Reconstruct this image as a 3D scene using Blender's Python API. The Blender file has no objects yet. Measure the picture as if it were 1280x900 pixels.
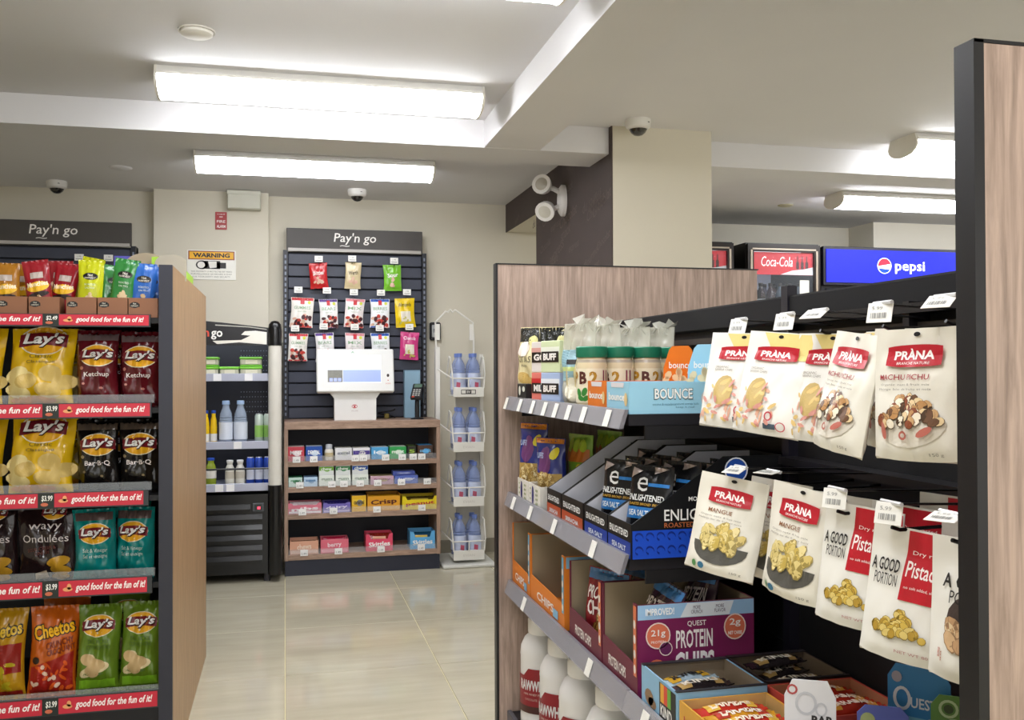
import bpy, bmesh, math, random
from mathutils import Matrix, Vector
R=math.radians
sc=bpy.context.scene
COL=sc.collection
# ---------------------------------------------------------------- camera
def set_camera():
    f,yaw,pitch,roll=1185.0,R(13.48),R(0.6),R(-0.217)
    F=Vector((math.sin(yaw)*math.cos(pitch),math.cos(yaw)*math.cos(pitch),math.sin(pitch)))
    Rv=Vector((math.cos(yaw),-math.sin(yaw),0)); U=Rv.cross(F)
    c,s=math.cos(roll),math.sin(roll); R2=Rv*c+U*s; U2=U*c-Rv*s
    cam=bpy.data.cameras.new('camera'); cam.sensor_width=36; cam.lens=36*f/1280; cam.clip_start=.05
    o=bpy.data.objects.new('camera',cam); COL.objects.link(o)
    m=Matrix.Identity(4)
    for i in range(3): m[i][0]=R2[i]; m[i][1]=U2[i]; m[i][2]=-F[i]; m[i][3]=(0,0,1.2)[i]
    o.matrix_world=m; sc.camera=o
set_camera()
# ---------------------------------------------------------------- world, exposure
w=bpy.data.worlds.new('world'); sc.world=w; w.use_nodes=True
w.node_tree.nodes['Background'].inputs[0].default_value=(1.0,.985,.96,1)
w.node_tree.nodes['Background'].inputs[1].default_value=1.05
LAMP_STRENGTH=13.0
vs=sc.view_settings
sc.display_settings.display_device='sRGB'; vs.view_transform='Standard'; vs.look='None'; vs.gamma=1; vs.exposure=0.75; vs.use_curve_mapping=False
# ---------------------------------------------------------------- materials
def lin(h):
    h=h.lstrip('#'); c=[int(h[i:i+2],16)/255 for i in (0,2,4)]
    return tuple(x/12.92 if x<=.04045 else ((x+.055)/1.055)**2.4 for x in c)
_M={}
def mat(hexc,rough=.5,metal=0,var=.05,scale=18,bump=0,bscale=30,emit=0,alpha=1,trans=0,coat=0,ior=1.45):
    key=(hexc,rough,metal,var,scale,bump,bscale,emit,alpha,trans,coat)
    if key in _M: return _M[key]
    m=bpy.data.materials.new('mat_'+hexc.strip('#')); m.use_nodes=True; nt=m.node_tree; b=nt.nodes['Principled BSDF']
    c=lin(hexc); b.inputs['Roughness'].default_value=rough; b.inputs['Metallic'].default_value=metal; b.inputs['IOR'].default_value=ior
    tc=nt.nodes.new('ShaderNodeTexCoord')
    nz=nt.nodes.new('ShaderNodeTexNoise'); nz.inputs['Scale'].default_value=scale; nz.inputs['Detail'].default_value=2
    nt.links.new(tc.outputs['Object'],nz.inputs['Vector'])
    mx=nt.nodes.new('ShaderNodeMix'); mx.data_type='RGBA'
    mx.inputs[6].default_value=(*[x*(1-var) for x in c],1); mx.inputs[7].default_value=(*[min(1,x*(1+var)) for x in c],1)
    nt.links.new(nz.outputs['Fac'],mx.inputs[0]); nt.links.new(mx.outputs[2],b.inputs['Base Color'])
    if bump:
        n2=nt.nodes.new('ShaderNodeTexNoise'); n2.inputs['Scale'].default_value=bscale; n2.inputs['Detail'].default_value=1
        nt.links.new(tc.outputs['Object'],n2.inputs['Vector'])
        bp=nt.nodes.new('ShaderNodeBump'); bp.inputs['Strength'].default_value=bump; bp.inputs['Distance'].default_value=.012
        nt.links.new(n2.outputs['Fac'],bp.inputs['Height']); nt.links.new(bp.outputs['Normal'],b.inputs['Normal'])
    if emit:
        b.inputs['Emission Color'].default_value=(*c,1); b.inputs['Emission Strength'].default_value=emit
    if alpha<1: b.inputs['Alpha'].default_value=alpha
    if trans: b.inputs['Transmission Weight'].default_value=trans
    if coat: b.inputs['Coat Weight'].default_value=coat; b.inputs['Coat Roughness'].default_value=.08
    _M[key]=m; return m
def foil(hexc,rough=.28):
    # crumpled film: broad folds plus sharp creases
    key=('foil',hexc,rough)
    if key in _M: return _M[key]
    m=mat(hexc,rough*.75,bump=.5,bscale=12.01,var=.08).copy(); nt=m.node_tree; b=nt.nodes['Principled BSDF']; bp=nt.nodes['Bump']
    tc=nt.nodes['Texture Coordinate']; vo=nt.nodes.new('ShaderNodeTexVoronoi'); vo.inputs['Scale'].default_value=17
    mp=nt.nodes.new('ShaderNodeMapping'); mp.inputs['Scale'].default_value=(1.0,1.0,.55); mp.inputs['Rotation'].default_value=(0,R(25),0)
    nt.links.new(tc.outputs['Object'],mp.inputs['Vector']); nt.links.new(mp.outputs[0],vo.inputs['Vector'])
    b2=nt.nodes.new('ShaderNodeBump'); b2.inputs['Strength'].default_value=.42; b2.inputs['Distance'].default_value=.012
    nt.links.new(vo.outputs['Distance'],b2.inputs['Height']); nt.links.new(bp.outputs['Normal'],b2.inputs['Normal']); nt.links.new(b2.outputs['Normal'],b.inputs['Normal'])
    b.inputs['Coat Weight'].default_value=.35; b.inputs['Coat Roughness'].default_value=.12; nt.links.new(b2.outputs['Normal'],b.inputs['Coat Normal'])
    _M[key]=m; return m
def ink(hexc,rough=.35): return mat(hexc,rough,var=.03)
def board(hexc): return mat(hexc,.45,var=.04)
def wood(name,a,b,rough=.5,sc_=(14,14,.9)):
    if name in _M: return _M[name]
    m=bpy.data.materials.new(name); m.use_nodes=True; nt=m.node_tree; bs=nt.nodes['Principled BSDF']; bs.inputs['Roughness'].default_value=rough
    tc=nt.nodes.new('ShaderNodeTexCoord'); mp=nt.nodes.new('ShaderNodeMapping'); mp.inputs['Scale'].default_value=sc_
    nt.links.new(tc.outputs['Object'],mp.inputs['Vector'])
    n1=nt.nodes.new('ShaderNodeTexNoise'); n1.inputs['Scale'].default_value=7; n1.inputs['Detail'].default_value=6; n1.inputs['Roughness'].default_value=.65; n1.inputs['Distortion'].default_value=.4
    nt.links.new(mp.outputs[0],n1.inputs['Vector'])
    cr=nt.nodes.new('ShaderNodeValToRGB'); e=cr.color_ramp.elements
    e[0].position=.32; e[0].color=(*lin(a),1); e[1].position=.66; e[1].color=(*lin(b),1)
    nt.links.new(n1.outputs['Fac'],cr.inputs[0]); nt.links.new(cr.outputs[0],bs.inputs['Base Color'])
    _M[name]=m; return m
# ---------------------------------------------------------------- mesh builder
class MB:
    def __init__(s): s.v=[]; s.f=[]; s.smooth=False
    def add(s,v,f):
        n=len(s.v); s.v+=[tuple(p) for p in v]; s.f+=[tuple(i+n for i in q) for q in f]; return s
    def box(s,x0,x1,y0,y1,z0,z1):
        return s.add([(x0,y0,z0),(x1,y0,z0),(x1,y1,z0),(x0,y1,z0),(x0,y0,z1),(x1,y0,z1),(x1,y1,z1),(x0,y1,z1)],
            [(0,3,2,1),(4,5,6,7),(0,1,5,4),(1,2,6,5),(2,3,7,6),(3,0,4,7)])
    def bbox(s,x0,x1,y0,y1,z0,z1,b=.003):
        # box with chamfered edges
        v=[];f=[]
        xs=(x0,x1);ys=(y0,y1);zs=(z0,z1); idx={}
        for i in(0,1):
            for j in(0,1):
                for k in(0,1):
                    for a in range(3):
                        p=[xs[i],ys[j],zs[k]]
                        for t,q in enumerate((i,j,k)):
                            if t!=a: p[t]+= b if q==0 else -b
                        idx[i,j,k,a]=len(v); v.append(p)
        I=lambda i,j,k,a: idx[i,j,k,a]
        for k in(0,1):
            q=[I(0,0,k,2),I(1,0,k,2),I(1,1,k,2),I(0,1,k,2)]; f.append(q if k else q[::-1])
            q=[I(0,k,0,1),I(1,k,0,1),I(1,k,1,1),I(0,k,1,1)]; f.append(q[::-1] if k else q)
            q=[I(k,0,0,0),I(k,1,0,0),I(k,1,1,0),I(k,0,1,0)]; f.append(q if k else q[::-1])
        for i in(0,1):
            for j in(0,1):
                f.append([I(i,j,0,0),I(i,j,1,0),I(i,j,1,1),I(i,j,0,1)])
                f.append([I(i,0,j,0),I(i,1,j,0),I(i,1,j,2),I(i,0,j,2)])
                f.append([I(0,i,j,1),I(1,i,j,1),I(1,i,j,2),I(0,i,j,2)])
                for k in(0,1): f.append([I(i,j,k,0),I(i,j,k,1),I(i,j,k,2)])
        return s.add(v,f)
    def prism(s,poly,axis,a,b):
        # poly: 2d points; axis 'x': (y,z) 'y': (x,z) 'z': (x,y)
        def P(p,t): return {'x':(t,p[0],p[1]),'y':(p[0],t,p[1]),'z':(p[0],p[1],t)}[axis]
        n=len(poly); v=[P(p,a) for p in poly]+[P(p,b) for p in poly]
        return s.add(v,[tuple(range(n))[::-1],tuple(range(n,2*n))]+[(i,(i+1)%n,n+(i+1)%n,n+i) for i in range(n)])
    def lathe(s,prof,n=16,c=(0,0,0),cap=True):
        v=[];f=[]
        for r,z in prof:
            for i in range(n): a=2*math.pi*i/n; v.append((c[0]+r*math.cos(a),c[1]+r*math.sin(a),c[2]+z))
        for j in range(len(prof)-1):
            for i in range(n): f.append((j*n+i,j*n+(i+1)%n,(j+1)*n+(i+1)%n,(j+1)*n+i))
        if cap: f.append(tuple(range(n))[::-1]); f.append(tuple(range((len(prof)-1)*n,len(prof)*n)))
        s.smooth=True; return s.add(v,f)
    def tube(s,pts,r,n=6):
        pts=[Vector(p) for p in pts]; v=[];f=[]; up=Vector((.31,.17,.93))
        for i,p in enumerate(pts):
            d=(pts[min(i+1,len(pts)-1)]-pts[max(i-1,0)]).normalized()
            a=d.cross(up); 
            if a.length<.05: a=d.cross(Vector((1,0,0)))
            a.normalize(); b=d.cross(a)
            for k in range(n): t=2*math.pi*k/n; v.append(p+a*(r*math.cos(t))+b*(r*math.sin(t)))
        for i in range(len(pts)-1):
            for k in range(n): f.append((i*n+k,i*n+(k+1)%n,(i+1)*n+(k+1)%n,(i+1)*n+k))
        f.append(tuple(range(n))[::-1]); f.append(tuple(range((len(pts)-1)*n,len(pts)*n)))
        s.smooth=True; return s.add(v,f)
    def mesh(s,name,off=(0,0,0)):
        me=bpy.data.meshes.new(name); o=off
        me.from_pydata([(p[0]-o[0],p[1]-o[1],p[2]-o[2]) for p in s.v],[],s.f)
        if s.smooth:
            me.polygons.foreach_set('use_smooth',[True]*len(me.polygons))
            try: me.set_sharp_from_angle(angle=R(40))
            except Exception: pass
        me.update(); return me
    def build(s,name,m,parent=None,off=(0,0,0)):
        return obj(name,s.mesh(name,off),m,parent)
def obj(name,me,m,parent=None):
    o=bpy.data.objects.new(name,me)
    if m is not None:
        if not me.materials: me.materials.append(m)
        elif me.materials[0]!=m:
            o.data=me=me.copy(); me.materials[0]=m
    COL.objects.link(o)
    if parent: o.parent=parent
    return o
def tag(o,label=None,cat=None,group=None,kind=None):
    if label: o['label']=label
    if cat: o['category']=cat
    if group: o['group']=group
    if kind: o['kind']=kind
    return o
def thing(name,label,cat,loc=(0,0,0),rz=0,rx=0,ry=0,group=None):
    o=bpy.data.objects.new(name,None); COL.objects.link(o); o.empty_display_size=.05
    o.location=loc; o.rotation_euler=(rx,ry,rz); return tag(o,label,cat,group)
def place(o,loc,rz=0,rx=0,ry=0,label=None,group=None,s=None):
    o.location=loc; o.rotation_euler=(rx,ry,rz)
    if s: o.scale=(s,)*3 if not isinstance(s,tuple) else s
    if label: o['label']=label
    if group: o['group']=group
    return o
def dup(o):
    c=o.copy(); COL.objects.link(c)
    for ch in o.children:
        d=ch.copy(); COL.objects.link(d); d.parent=c
        for g in ch.children:
            e=g.copy(); COL.objects.link(e); e.parent=d
    return c
class Kind:
    """first call moves the thing itself, later calls copy it with its parts"""
    def __init__(s,root): s.root=root; s.used=False
    def put(s,*a,**k):
        o=dup(s.root) if s.used else s.root
        s.used=True; return place(o,*a,**k)
# ---------------------------------------------------------------- flat print: shapes in a plane, mapped onto a surface
_T={}
def _textmesh(st,bold,shear):
    k=(st,bold,shear)
    if k in _T: return _T[k]
    cu=bpy.data.curves.new('lettering','FONT'); cu.body=st; cu.resolution_u=2; cu.offset=bold; cu.shear=shear; cu.space_line=.85; cu.align_x='CENTER'
    o=bpy.data.objects.new('lettering',cu); COL.objects.link(o)
    dg=bpy.context.evaluated_depsgraph_get(); me=bpy.data.meshes.new_from_object(o.evaluated_get(dg))
    v=[(p.co.x,p.co.y) for p in me.vertices]; f=[tuple(p.vertices) for p in me.polygons]
    bpy.data.objects.remove(o); bpy.data.curves.remove(cu); bpy.data.meshes.remove(me)
    x0=min(p[0] for p in v);x1=max(p[0] for p in v);y0=min(p[1] for p in v);y1=max(p[1] for p in v)
    v=[((p[0]-(x0+x1)/2),(p[1]-(y0+y1)/2)) for p in v]
    _T[k]=(v,f,x1-x0,y1-y0); return _T[k]
def ft(st,cx,cy,w=None,h=None,bold=.0,shear=0,rot=0,arc=0):
    v,f,W,H=_textmesh(st,bold,shear)
    sx=w/W if w else h/H; sy=h/H if h else w/W
    out=[]; c,s=math.cos(rot),math.sin(rot)
    for x,y in v:
        x,y=x*sx,y*sy; y-=arc*(x*x)
        out.append((cx+x*c-y*s,cy+x*s+y*c))
    return (out,f)
def fr(x0,y0,x1,y1,nx=1,ny=1):
    v=[(x0+(x1-x0)*i/nx,y0+(y1-y0)*j/ny) for j in range(ny+1) for i in range(nx+1)]
    return (v,[(j*(nx+1)+i,j*(nx+1)+i+1,(j+1)*(nx+1)+i+1,(j+1)*(nx+1)+i) for j in range(ny) for i in range(nx)])
def fe(cx,cy,rx,ry,n=20,rings=2,rot=0,a0=0,a1=2*math.pi):
    v=[(cx,cy)];f=[];c,s=math.cos(rot),math.sin(rot)
    for k in range(1,rings+1):
        for i in range(n):
            a=a0+(a1-a0)*i/n; x,y=rx*k/rings*math.cos(a),ry*k/rings*math.sin(a); v.append((cx+x*c-y*s,cy+x*s+y*c))
    for i in range(n): f.append((0,1+i,1+(i+1)%n))
    for k in range(1,rings):
        for i in range(n): f.append((1+(k-1)*n+i,1+k*n+i,1+k*n+(i+1)%n,1+(k-1)*n+(i+1)%n))
    return (v,f)
def fring(cx,cy,rx,ry,t,n=20):
    v=[];f=[]
    for i in range(n):
        a=2*math.pi*i/n; v+= [(cx+rx*math.cos(a),cy+ry*math.sin(a)),(cx+(rx-t)*math.cos(a),cy+(ry-t)*math.sin(a))]
    for i in range(n): j=(i+1)%n; f.append((2*i,2*j,2*j+1,2*i+1))
    return (v,f)
def fp(pts): return (list(pts),[tuple(range(len(pts)))])
def fpile(cx,cy,w,h,n,seed,r=.012,asp=.7,shape='tri'):
    rnd=random.Random(seed); out=[]
    for i in range(n):
        y=rnd.random()**1.2; half={'tri':1-y,'dome':math.sqrt(max(0,1-y*y*.95))}.get(shape,1-.15*y)
        x=(rnd.random()*2-1)*half*.5*w
        out.append(fe(cx+x,cy+y*h,r*rnd.uniform(.7,1.2),r*asp*rnd.uniform(.7,1.2),7,1,rnd.uniform(0,3)))
    return out
def refine(v,f,L):
    bm=bmesh.new(); vs=[bm.verts.new((x,y,0)) for x,y in v]
    for q in f:
        try: bm.faces.new([vs[i] for i in q])
        except ValueError: pass
    bmesh.ops.triangulate(bm,faces=bm.faces[:])
    for _ in range(3):
        e=[x for x in bm.edges if x.calc_length()>L]
        if not e: break
        bmesh.ops.subdivide_edges(bm,edges=e,cuts=1); bmesh.ops.triangulate(bm,faces=[q for q in bm.faces if len(q.verts)>3])
    bm.verts.index_update(); r=([(q.co.x,q.co.y) for q in bm.verts],[tuple(q.index for q in p.verts) for p in bm.faces]); bm.free(); return r
def decal(parent,name,fms,mapf,m,layer=1,label=None):
    if isinstance(fms,tuple): fms=[fms]
    if hasattr(mapf,'__self__'): fms=[refine(v,f,.009) for v,f in fms]
    b=MB()
    for v,f in fms: b.add([mapf(x,y,layer) for x,y in v],f)
    o=b.build(name,m,parent)
    if label: o['label']=label
    return o
EPS=.0007
def pile(t,b,name,cx,cy,w,h,n,seed,r,asp,shape,cols,dark,layer=2,rim=1.22):
    # a heap of pictured nuts or fruit: every piece its own dark rim, front pieces over rear ones
    rnd=random.Random(seed); P=[]
    for i in range(n):
        y=rnd.random()**1.1; half={'tri':1-y,'dome':math.sqrt(max(0,1-y*y*.95))}.get(shape,1-.1*y)
        P.append((y,(rnd.random()*2-1)*half*.5*w,r*rnd.uniform(.8,1.2),rnd.uniform(.8,1.2),rnd.uniform(0,3)))
    P.sort(reverse=True); G={}
    for i,(y,x,rr,q,ro) in enumerate(P):
        G.setdefault(dark,[]).append((fe(cx+x,cy+y*h,rr*rim,rr*rim*asp*q,9,1,ro),layer+i*.1)); G.setdefault(cols[i%len(cols)],[]).append((fe(cx+x,cy+y*h+r*.06,rr,rr*asp*q,9,1,ro),layer+i*.1+.05))
    for c,L in G.items():
        m=MB()
        for (v,f),l in L: v,f=refine(v,f,.01); m.add([b.map(x,y,l) for x,y in v],f)
        m.build(name+('_shade' if c==dark else ''),ink(c),t)
def plane_front(y): return lambda x,z,l: (x,y-EPS*l,z)          # faces -y
def plane_left(x): return lambda a,z,l: (x-EPS*l,-a,z)            # faces -x, a runs towards -y
def plane_right(x): return lambda a,z,l: (x+EPS*l,a,z)
def plane_top(z): return lambda a,b,l: (a,b,z+EPS*l)
# ---------------------------------------------------------------- pouches
def clamp(x,a=0,b=1): return max(a,min(b,x))
class Bag:
    def __init__(s,w,h,t,seed=0,kind='pillow',pinch=.07,seal=.05,wav=1,bend=0,top=1.0,gus=.35):
        s.w,s.h,s.t,s.kind,s.pinch,s.seal,s.wav,s.bend,s.top,s.gus=w,h,t,kind,pinch,seal,wav,bend,top,gus
        r=random.Random(seed); s.ph=[r.uniform(0,6.28) for _ in range(8)]; s.asym=r.uniform(-.12,.12)
    def prof(s,v):
        if s.kind=='pillow':
            q=clamp((v-s.seal)/(1-2*s.seal)); return (math.sin(math.pi*q)**.6)*(1-.25*(q-.5))
        if s.kind=='stand':
            q=clamp(v/(1-s.seal*2)); return (1-q**1.6)**.9*(.62+.38*min(1,q*9))
        q=clamp((v-.01)/(.99-s.seal)); return (math.sin(math.pi*q**.8)**.8)
    def pt(s,x,z,side=-1,off=0):
        u=clamp(2*x/s.w,-1,1); v=clamp(z/s.h); p=s.prof(v); ph=s.ph
        T=.0012+s.t/2*p*max(0,1-abs(u)**2.4)**.75
        cr=.5+.5*math.cos(math.pi*u)
        T+=s.wav*.0045*s.t/.06*p**.3*(math.sin(5*u+9*v+ph[0])*math.sin(7*v-3*u+ph[1])+.6*math.sin(13*u-4*v+ph[2])*math.sin(11*v+ph[3]))*max(0,1-u*u)**.5
        if s.kind=='pillow':
            e=max(0,1-abs(v-.5)/.5); wv=.0022*s.wav*math.sin(26*u+ph[4])*math.exp(-e*9)
        else: wv=.0015*s.wav*math.sin(9*u+ph[4])*v
        X=x*(1-s.pinch*p+ (0 if s.kind!='stand' else 0))*(1+(s.top-1)*v)
        X+=.006*s.w/.15*s.wav*math.sin(4*v+ph[5])*.5
        y=side*(T+off)+wv+s.bend*(v-.5)**2-s.bend*.25
        Z=z+.02*s.h*s.wav*s.asym*u*v
        if s.kind=='stand': Z+=s.gus*.06*s.h*(1-v)**6*(u*u) if side<0 else .0
        return (X,y,Z)
    def map(s,x,z,l): return s.pt(x,z,-1,.0007+EPS*.8*l)
    def back(s,x,z,l): return s.pt(x,z,1,.0005+EPS*l)
    def mb(s,nu=12,nv=16):
        nu=int(max(nu,min(30,s.w/.0055))); nv=int(max(nv,min(38,s.h/.0062)))
        b=MB(); v=[];f=[]
        for side in(-1,1):
            base=len(v)
            for j in range(nv+1):
                t=j/nv
                for i in range(nu+1): v.append(s.pt(s.w*(i/nu-.5),s.h*t,side))
            for j in range(nv):
                for i in range(nu):
                    q=(base+j*(nu+1)+i,base+j*(nu+1)+i+1,base+(j+1)*(nu+1)+i+1,base+(j+1)*(nu+1)+i)
                    f.append(q if side<0 else q[::-1])
        N=(nu+1)*(nv+1)
        for j in range(nv):
            a=j*(nu+1);c=(j+1)*(nu+1); f.append((a,c,N+c,N+a)); a+=nu;c+=nu; f.append((a,N+a,N+c,c))
        for i in range(nu):
            f.append((i,N+i,N+i+1,i+1)); a=nv*(nu+1)+i; f.append((a,a+1,N+a+1,N+a))
        b.add(v,f); b.smooth=True; return b
# ================================================================ THE SETTING
PAINT=mat('#D8D2C1',.75,var=.03,scale=3,bump=.03,bscale=160)
CEIL=mat('#DCDBDC',.8,var=.03,scale=2,bump=.03,bscale=160)
BROWN=mat('#4A3F3C',.75,var=.12,scale=9)
def struct(name,b,m): return tag(b.build(name,m),kind='structure')
ZC=2.30; ZB=2.18
fl=struct('floor',MB().box(-3.2,7.2,-3.0,7.2,-.1,-.004),mat('#D8CFA6',.5))
def tile_mat():
    m=bpy.data.materials.new('porcelain_tile'); m.use_nodes=True; nt=m.node_tree; b=nt.nodes['Principled BSDF']
    tc=nt.nodes.new('ShaderNodeTexCoord'); oi=nt.nodes.new('ShaderNodeObjectInfo')
    mp=nt.nodes.new('ShaderNodeMapping'); mp.inputs['Scale'].default_value=(1.2,7,1); mp.inputs['Rotation'].default_value=(0,0,R(-8))
    ad=nt.nodes.new('ShaderNodeVectorMath'); ad.operation='ADD'; nt.links.new(tc.outputs['Object'],ad.inputs[0])
    ml=nt.nodes.new('ShaderNodeVectorMath'); ml.operation='SCALE'; ml.inputs['Scale'].default_value=37
    nt.links.new(oi.outputs['Random'],ml.inputs[0]); nt.links.new(ml.outputs[0],ad.inputs[1]); nt.links.new(ad.outputs[0],mp.inputs['Vector'])
    nz=nt.nodes.new('ShaderNodeTexNoise'); nz.inputs['Scale'].default_value=2.2; nz.inputs['Detail'].default_value=5; nz.inputs['Roughness'].default_value=.6
    nt.links.new(mp.outputs[0],nz.inputs['Vector'])
    cr=nt.nodes.new('ShaderNodeValToRGB'); e=cr.color_ramp.elements
    e[0].position=.3; e[0].color=(*lin('#BDB6A0'),1); e[1].position=.7; e[1].color=(*lin('#CAC3AD'),1)
    nt.links.new(nz.outputs['Fac'],cr.inputs[0]); nt.links.new(cr.outputs[0],b.inputs['Base Color'])
    b.inputs['Roughness'].default_value=.1; b.inputs['IOR'].default_value=1.6
    return m
TW,TD=.609,.69
tm=MB().bbox(-TW/2+.0022,TW/2-.0022,-TD/2+.0022,TD/2-.0022,-.008,0,.0012).mesh('tile'); tmat=tile_mat()
for i in range(-4,9):
    for j in range(-5,4):
        o=obj('tile',tm,tmat,fl); o.location=(i*TW+TW/2,4.54+TD/2+j*TD,0)
ce=struct('ceiling',MB().box(-3.2,7.2,-3.0,7.2,ZC,ZC+.1),CEIL)
MB().box(-3.1,1.438,4.08,4.36,ZB,ZC+.02).build('beam',CEIL,ce)
MB().box(1.92,7.1,4.22,4.47,ZB,ZC+.02).build('beam',CEIL,ce)
MB().box(.856,1.11,-2.9,4.10,ZB+.001,ZC+.02).build('beam',CEIL,ce)
MB().box(2.0,2.25,4.45,6.6,ZB+.001,ZC+.02).build('beam',CEIL,ce)
wb=struct('wall_back',MB().box(-3.2,2.3,6.15,6.35,-.05,ZC+.05),PAINT)
MB().box(-.767,-.097,6.05,6.16,-.02,ZC+.02).build('pilaster',PAINT,wb)
wr=struct('wall_back_right',MB().box(2.25,7.2,6.6,6.8,-.05,ZC+.05),PAINT)
MB().box(4.30,7.1,6.28,6.62,-.02,ZC+.02).build('pilaster',PAINT,wr)
struct('wall_left',MB().box(-3.3,-3.1,-3,6.3,-.05,ZC+.05),PAINT)
struct('wall_right',MB().box(7.05,7.25,-3,6.8,-.05,ZC+.05),PAINT)
wp=struct('wall_partition',MB().box(1.44,1.922,4.042,5.364,-.02,ZC+.02),PAINT)
MB().box(1.441,1.92,5.36,6.16,2.12,ZC+.01).build('door_header',PAINT,wp)
MB().prism([(4.044,0),(5.362,0),(5.362,2.117),(6.149,2.117),(6.149,ZC+.003),(4.044,ZC+.003)],'x',1.434,1.4405).build('brown_panel',BROWN,wp)
# faint chalk handwriting on the brown panel
def chalk(x,y,l): return (1.434-EPS*l,y,x)
rnd=random.Random(5); fm=[]
for k in range(26):
    z=rnd.uniform(1.5,2.02); y0=rnd.uniform(4.15,5.2); h_=rnd.uniform(.035,.07)
    if k>20: z,y0=rnd.uniform(2.05,2.2),rnd.uniform(4.5,5.9)
    v,f=ft(rnd.choice(['Gourmet','Chocolat','Cafe','du jour','Marche','snack','express']),0,0,h=h_,shear=.3,rot=rnd.uniform(.1,.35))
    fm.append(([(z+b,y0-a) for a,b in v],f))
decal(wp,'chalk_lettering',fm,chalk,mat('#675A53',.8))
# baseboard
tag(MB().box(-.09,1.43,6.135,6.151,0,.09).build('baseboard_back',mat('#8E8878',.6)),kind='structure')
# ---------------------------------------------------------------- ceiling lights
def make_light():
    t=thing('ceiling_light','','light fixture')
    L=.60; n=10
    pr=[(-.1,.068),(-.1,.055)]+[(-.1*math.cos(math.pi*i/n),.055-.05*math.sin(math.pi*i/n)) for i in range(1,n)]+[(.1,.055),(.1,.068)]
    b=MB(); b.prism(pr,'x',-L+.004,L-.004); b.smooth=True; b.build('diffuser',mat('#F8FAFF',.4,emit=LAMP_STRENGTH,var=0),t)
    MB().prism([(-.088,.0999),(-.108,.074),(-.108,.066),(-.1025,.066),(-.1025,.072),(.1025,.072),(.1025,.066),(.108,.066),(.108,.074),(.088,.0999)],'x',-L+.005,L-.005).build('housing',mat('#E8E6E0',.5),t)
    for s in(-1,1):
        pc=[(y*1.09,z if z>.06 else .055+(z-.055)*1.06) for y,z in pr]
        x0,x1=sorted((s*(L-.005),s*(L+.004)))
        MB().prism([(y*(.85 if z>.06 else 1),.0995 if z>.06 else z) for y,z in pc],'x',x0,x1).build('end_cap',mat('#E4E0D4',.5),t)
    return t
LT=Kind(make_light())
for x,y,lab in((.15,3.68,'long wraparound ceiling light inside the recessed ceiling tray'),
    (.165,5.02,'long wraparound ceiling light near the back wall beyond the beam'),
    (.14,2.46,'wraparound ceiling light cut off by the top edge of the photo'),
    (3.46,3.94,'wraparound ceiling light in front of the beam above the blue sign'),
    (3.95,5.30,'wraparound ceiling light behind the beam above the drink coolers'),
    (5.35,5.30,'added unseen wraparound ceiling light in the cooler row, beyond the tall wood panel'),(4.86,3.94,'added unseen wraparound ceiling light before the cooler beam, beyond the tall wood panel'),  # both out of view, added to brighten the cooler room
    (.15,1.1,'added unseen wraparound ceiling light above the shop aisle, first behind the viewer'),(.15,-.3,'added unseen wraparound ceiling light above the shop aisle, second behind the viewer'),  # both out of view, added to light the shelf fronts from behind the camera
    (3.2,1.0,'added unseen wraparound ceiling light over the shop floor past the tall shelf')):  # out of view, added as extra light past the gondola
    LT.put((x,y,ZC-.1),label=lab,group='wraparound ceiling lights')
def dome_cam(loc,lab,rz=0):
    t=thing('dome_camera',lab,'camera',loc,rz,group='ceiling dome cameras')
    MB().lathe([(.056,0),(.058,-.012),(.054,-.034),(.046,-.04)][::-1],20).build('housing',mat('#E6E4DF',.4),t)
    MB().lathe([(.003,-.072),(.018,-.069),(.032,-.058),(.04,-.044),(.041,-.036)],18).build('dome',mat('#15110F',.06,coat=1),t)
    MB().lathe([(.04,-.044),(.0455,-.042),(.046,-.036),(.04,-.036)],20,cap=False).build('trim_ring',mat('#D8D4CE',.4),t)
    b=MB(); b.lathe([(.006,-.002),(.006,.002)],8,(.02,-.05,-.02)); b.build('screw',mat('#777777',.4,1),t)
dome_cam((1.515,3.92,ZC),'white dome security camera above the beige pier',.2)
dome_cam((.43,5.82,ZC),'white dome security camera above the Pay and go wall display')
dome_cam((-1.28,5.93,ZC),'white dome security camera over the chip rack corner')
t=thing('smoke_detector','flat round white ceiling disc near the large tray light','smoke detector',(-.275,3.2,ZC-.0185))
MB().lathe([(.005,-.003),(.04,-.002),(.05,.004),(.052,.018)],20).build('cover',mat('#DAD6CC',.6),t)
MB().lathe([(.053,.012),(.058,.012),(.058,.018),(.053,.018)],20,cap=False).build('mounting_ring',mat('#C8C4BA',.6),t)
t=thing('ceiling_disc','small flat ceiling disc between the dome camera and the far light','ceiling cover',(-.86,5.45,ZC-.009))
MB().lathe([(.05,0),(.058,.004),(.06,.0085)],18).build('cover',CEIL,t)
t=thing('sprinkler_plate','small pale ceiling plate above the drink coolers','ceiling cover',(3.27,5.75,ZC-.009))
MB().lathe([(.04,0),(.05,.004),(.052,.0085)],16).build('cover',mat('#B9B294',.6),t)
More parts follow.
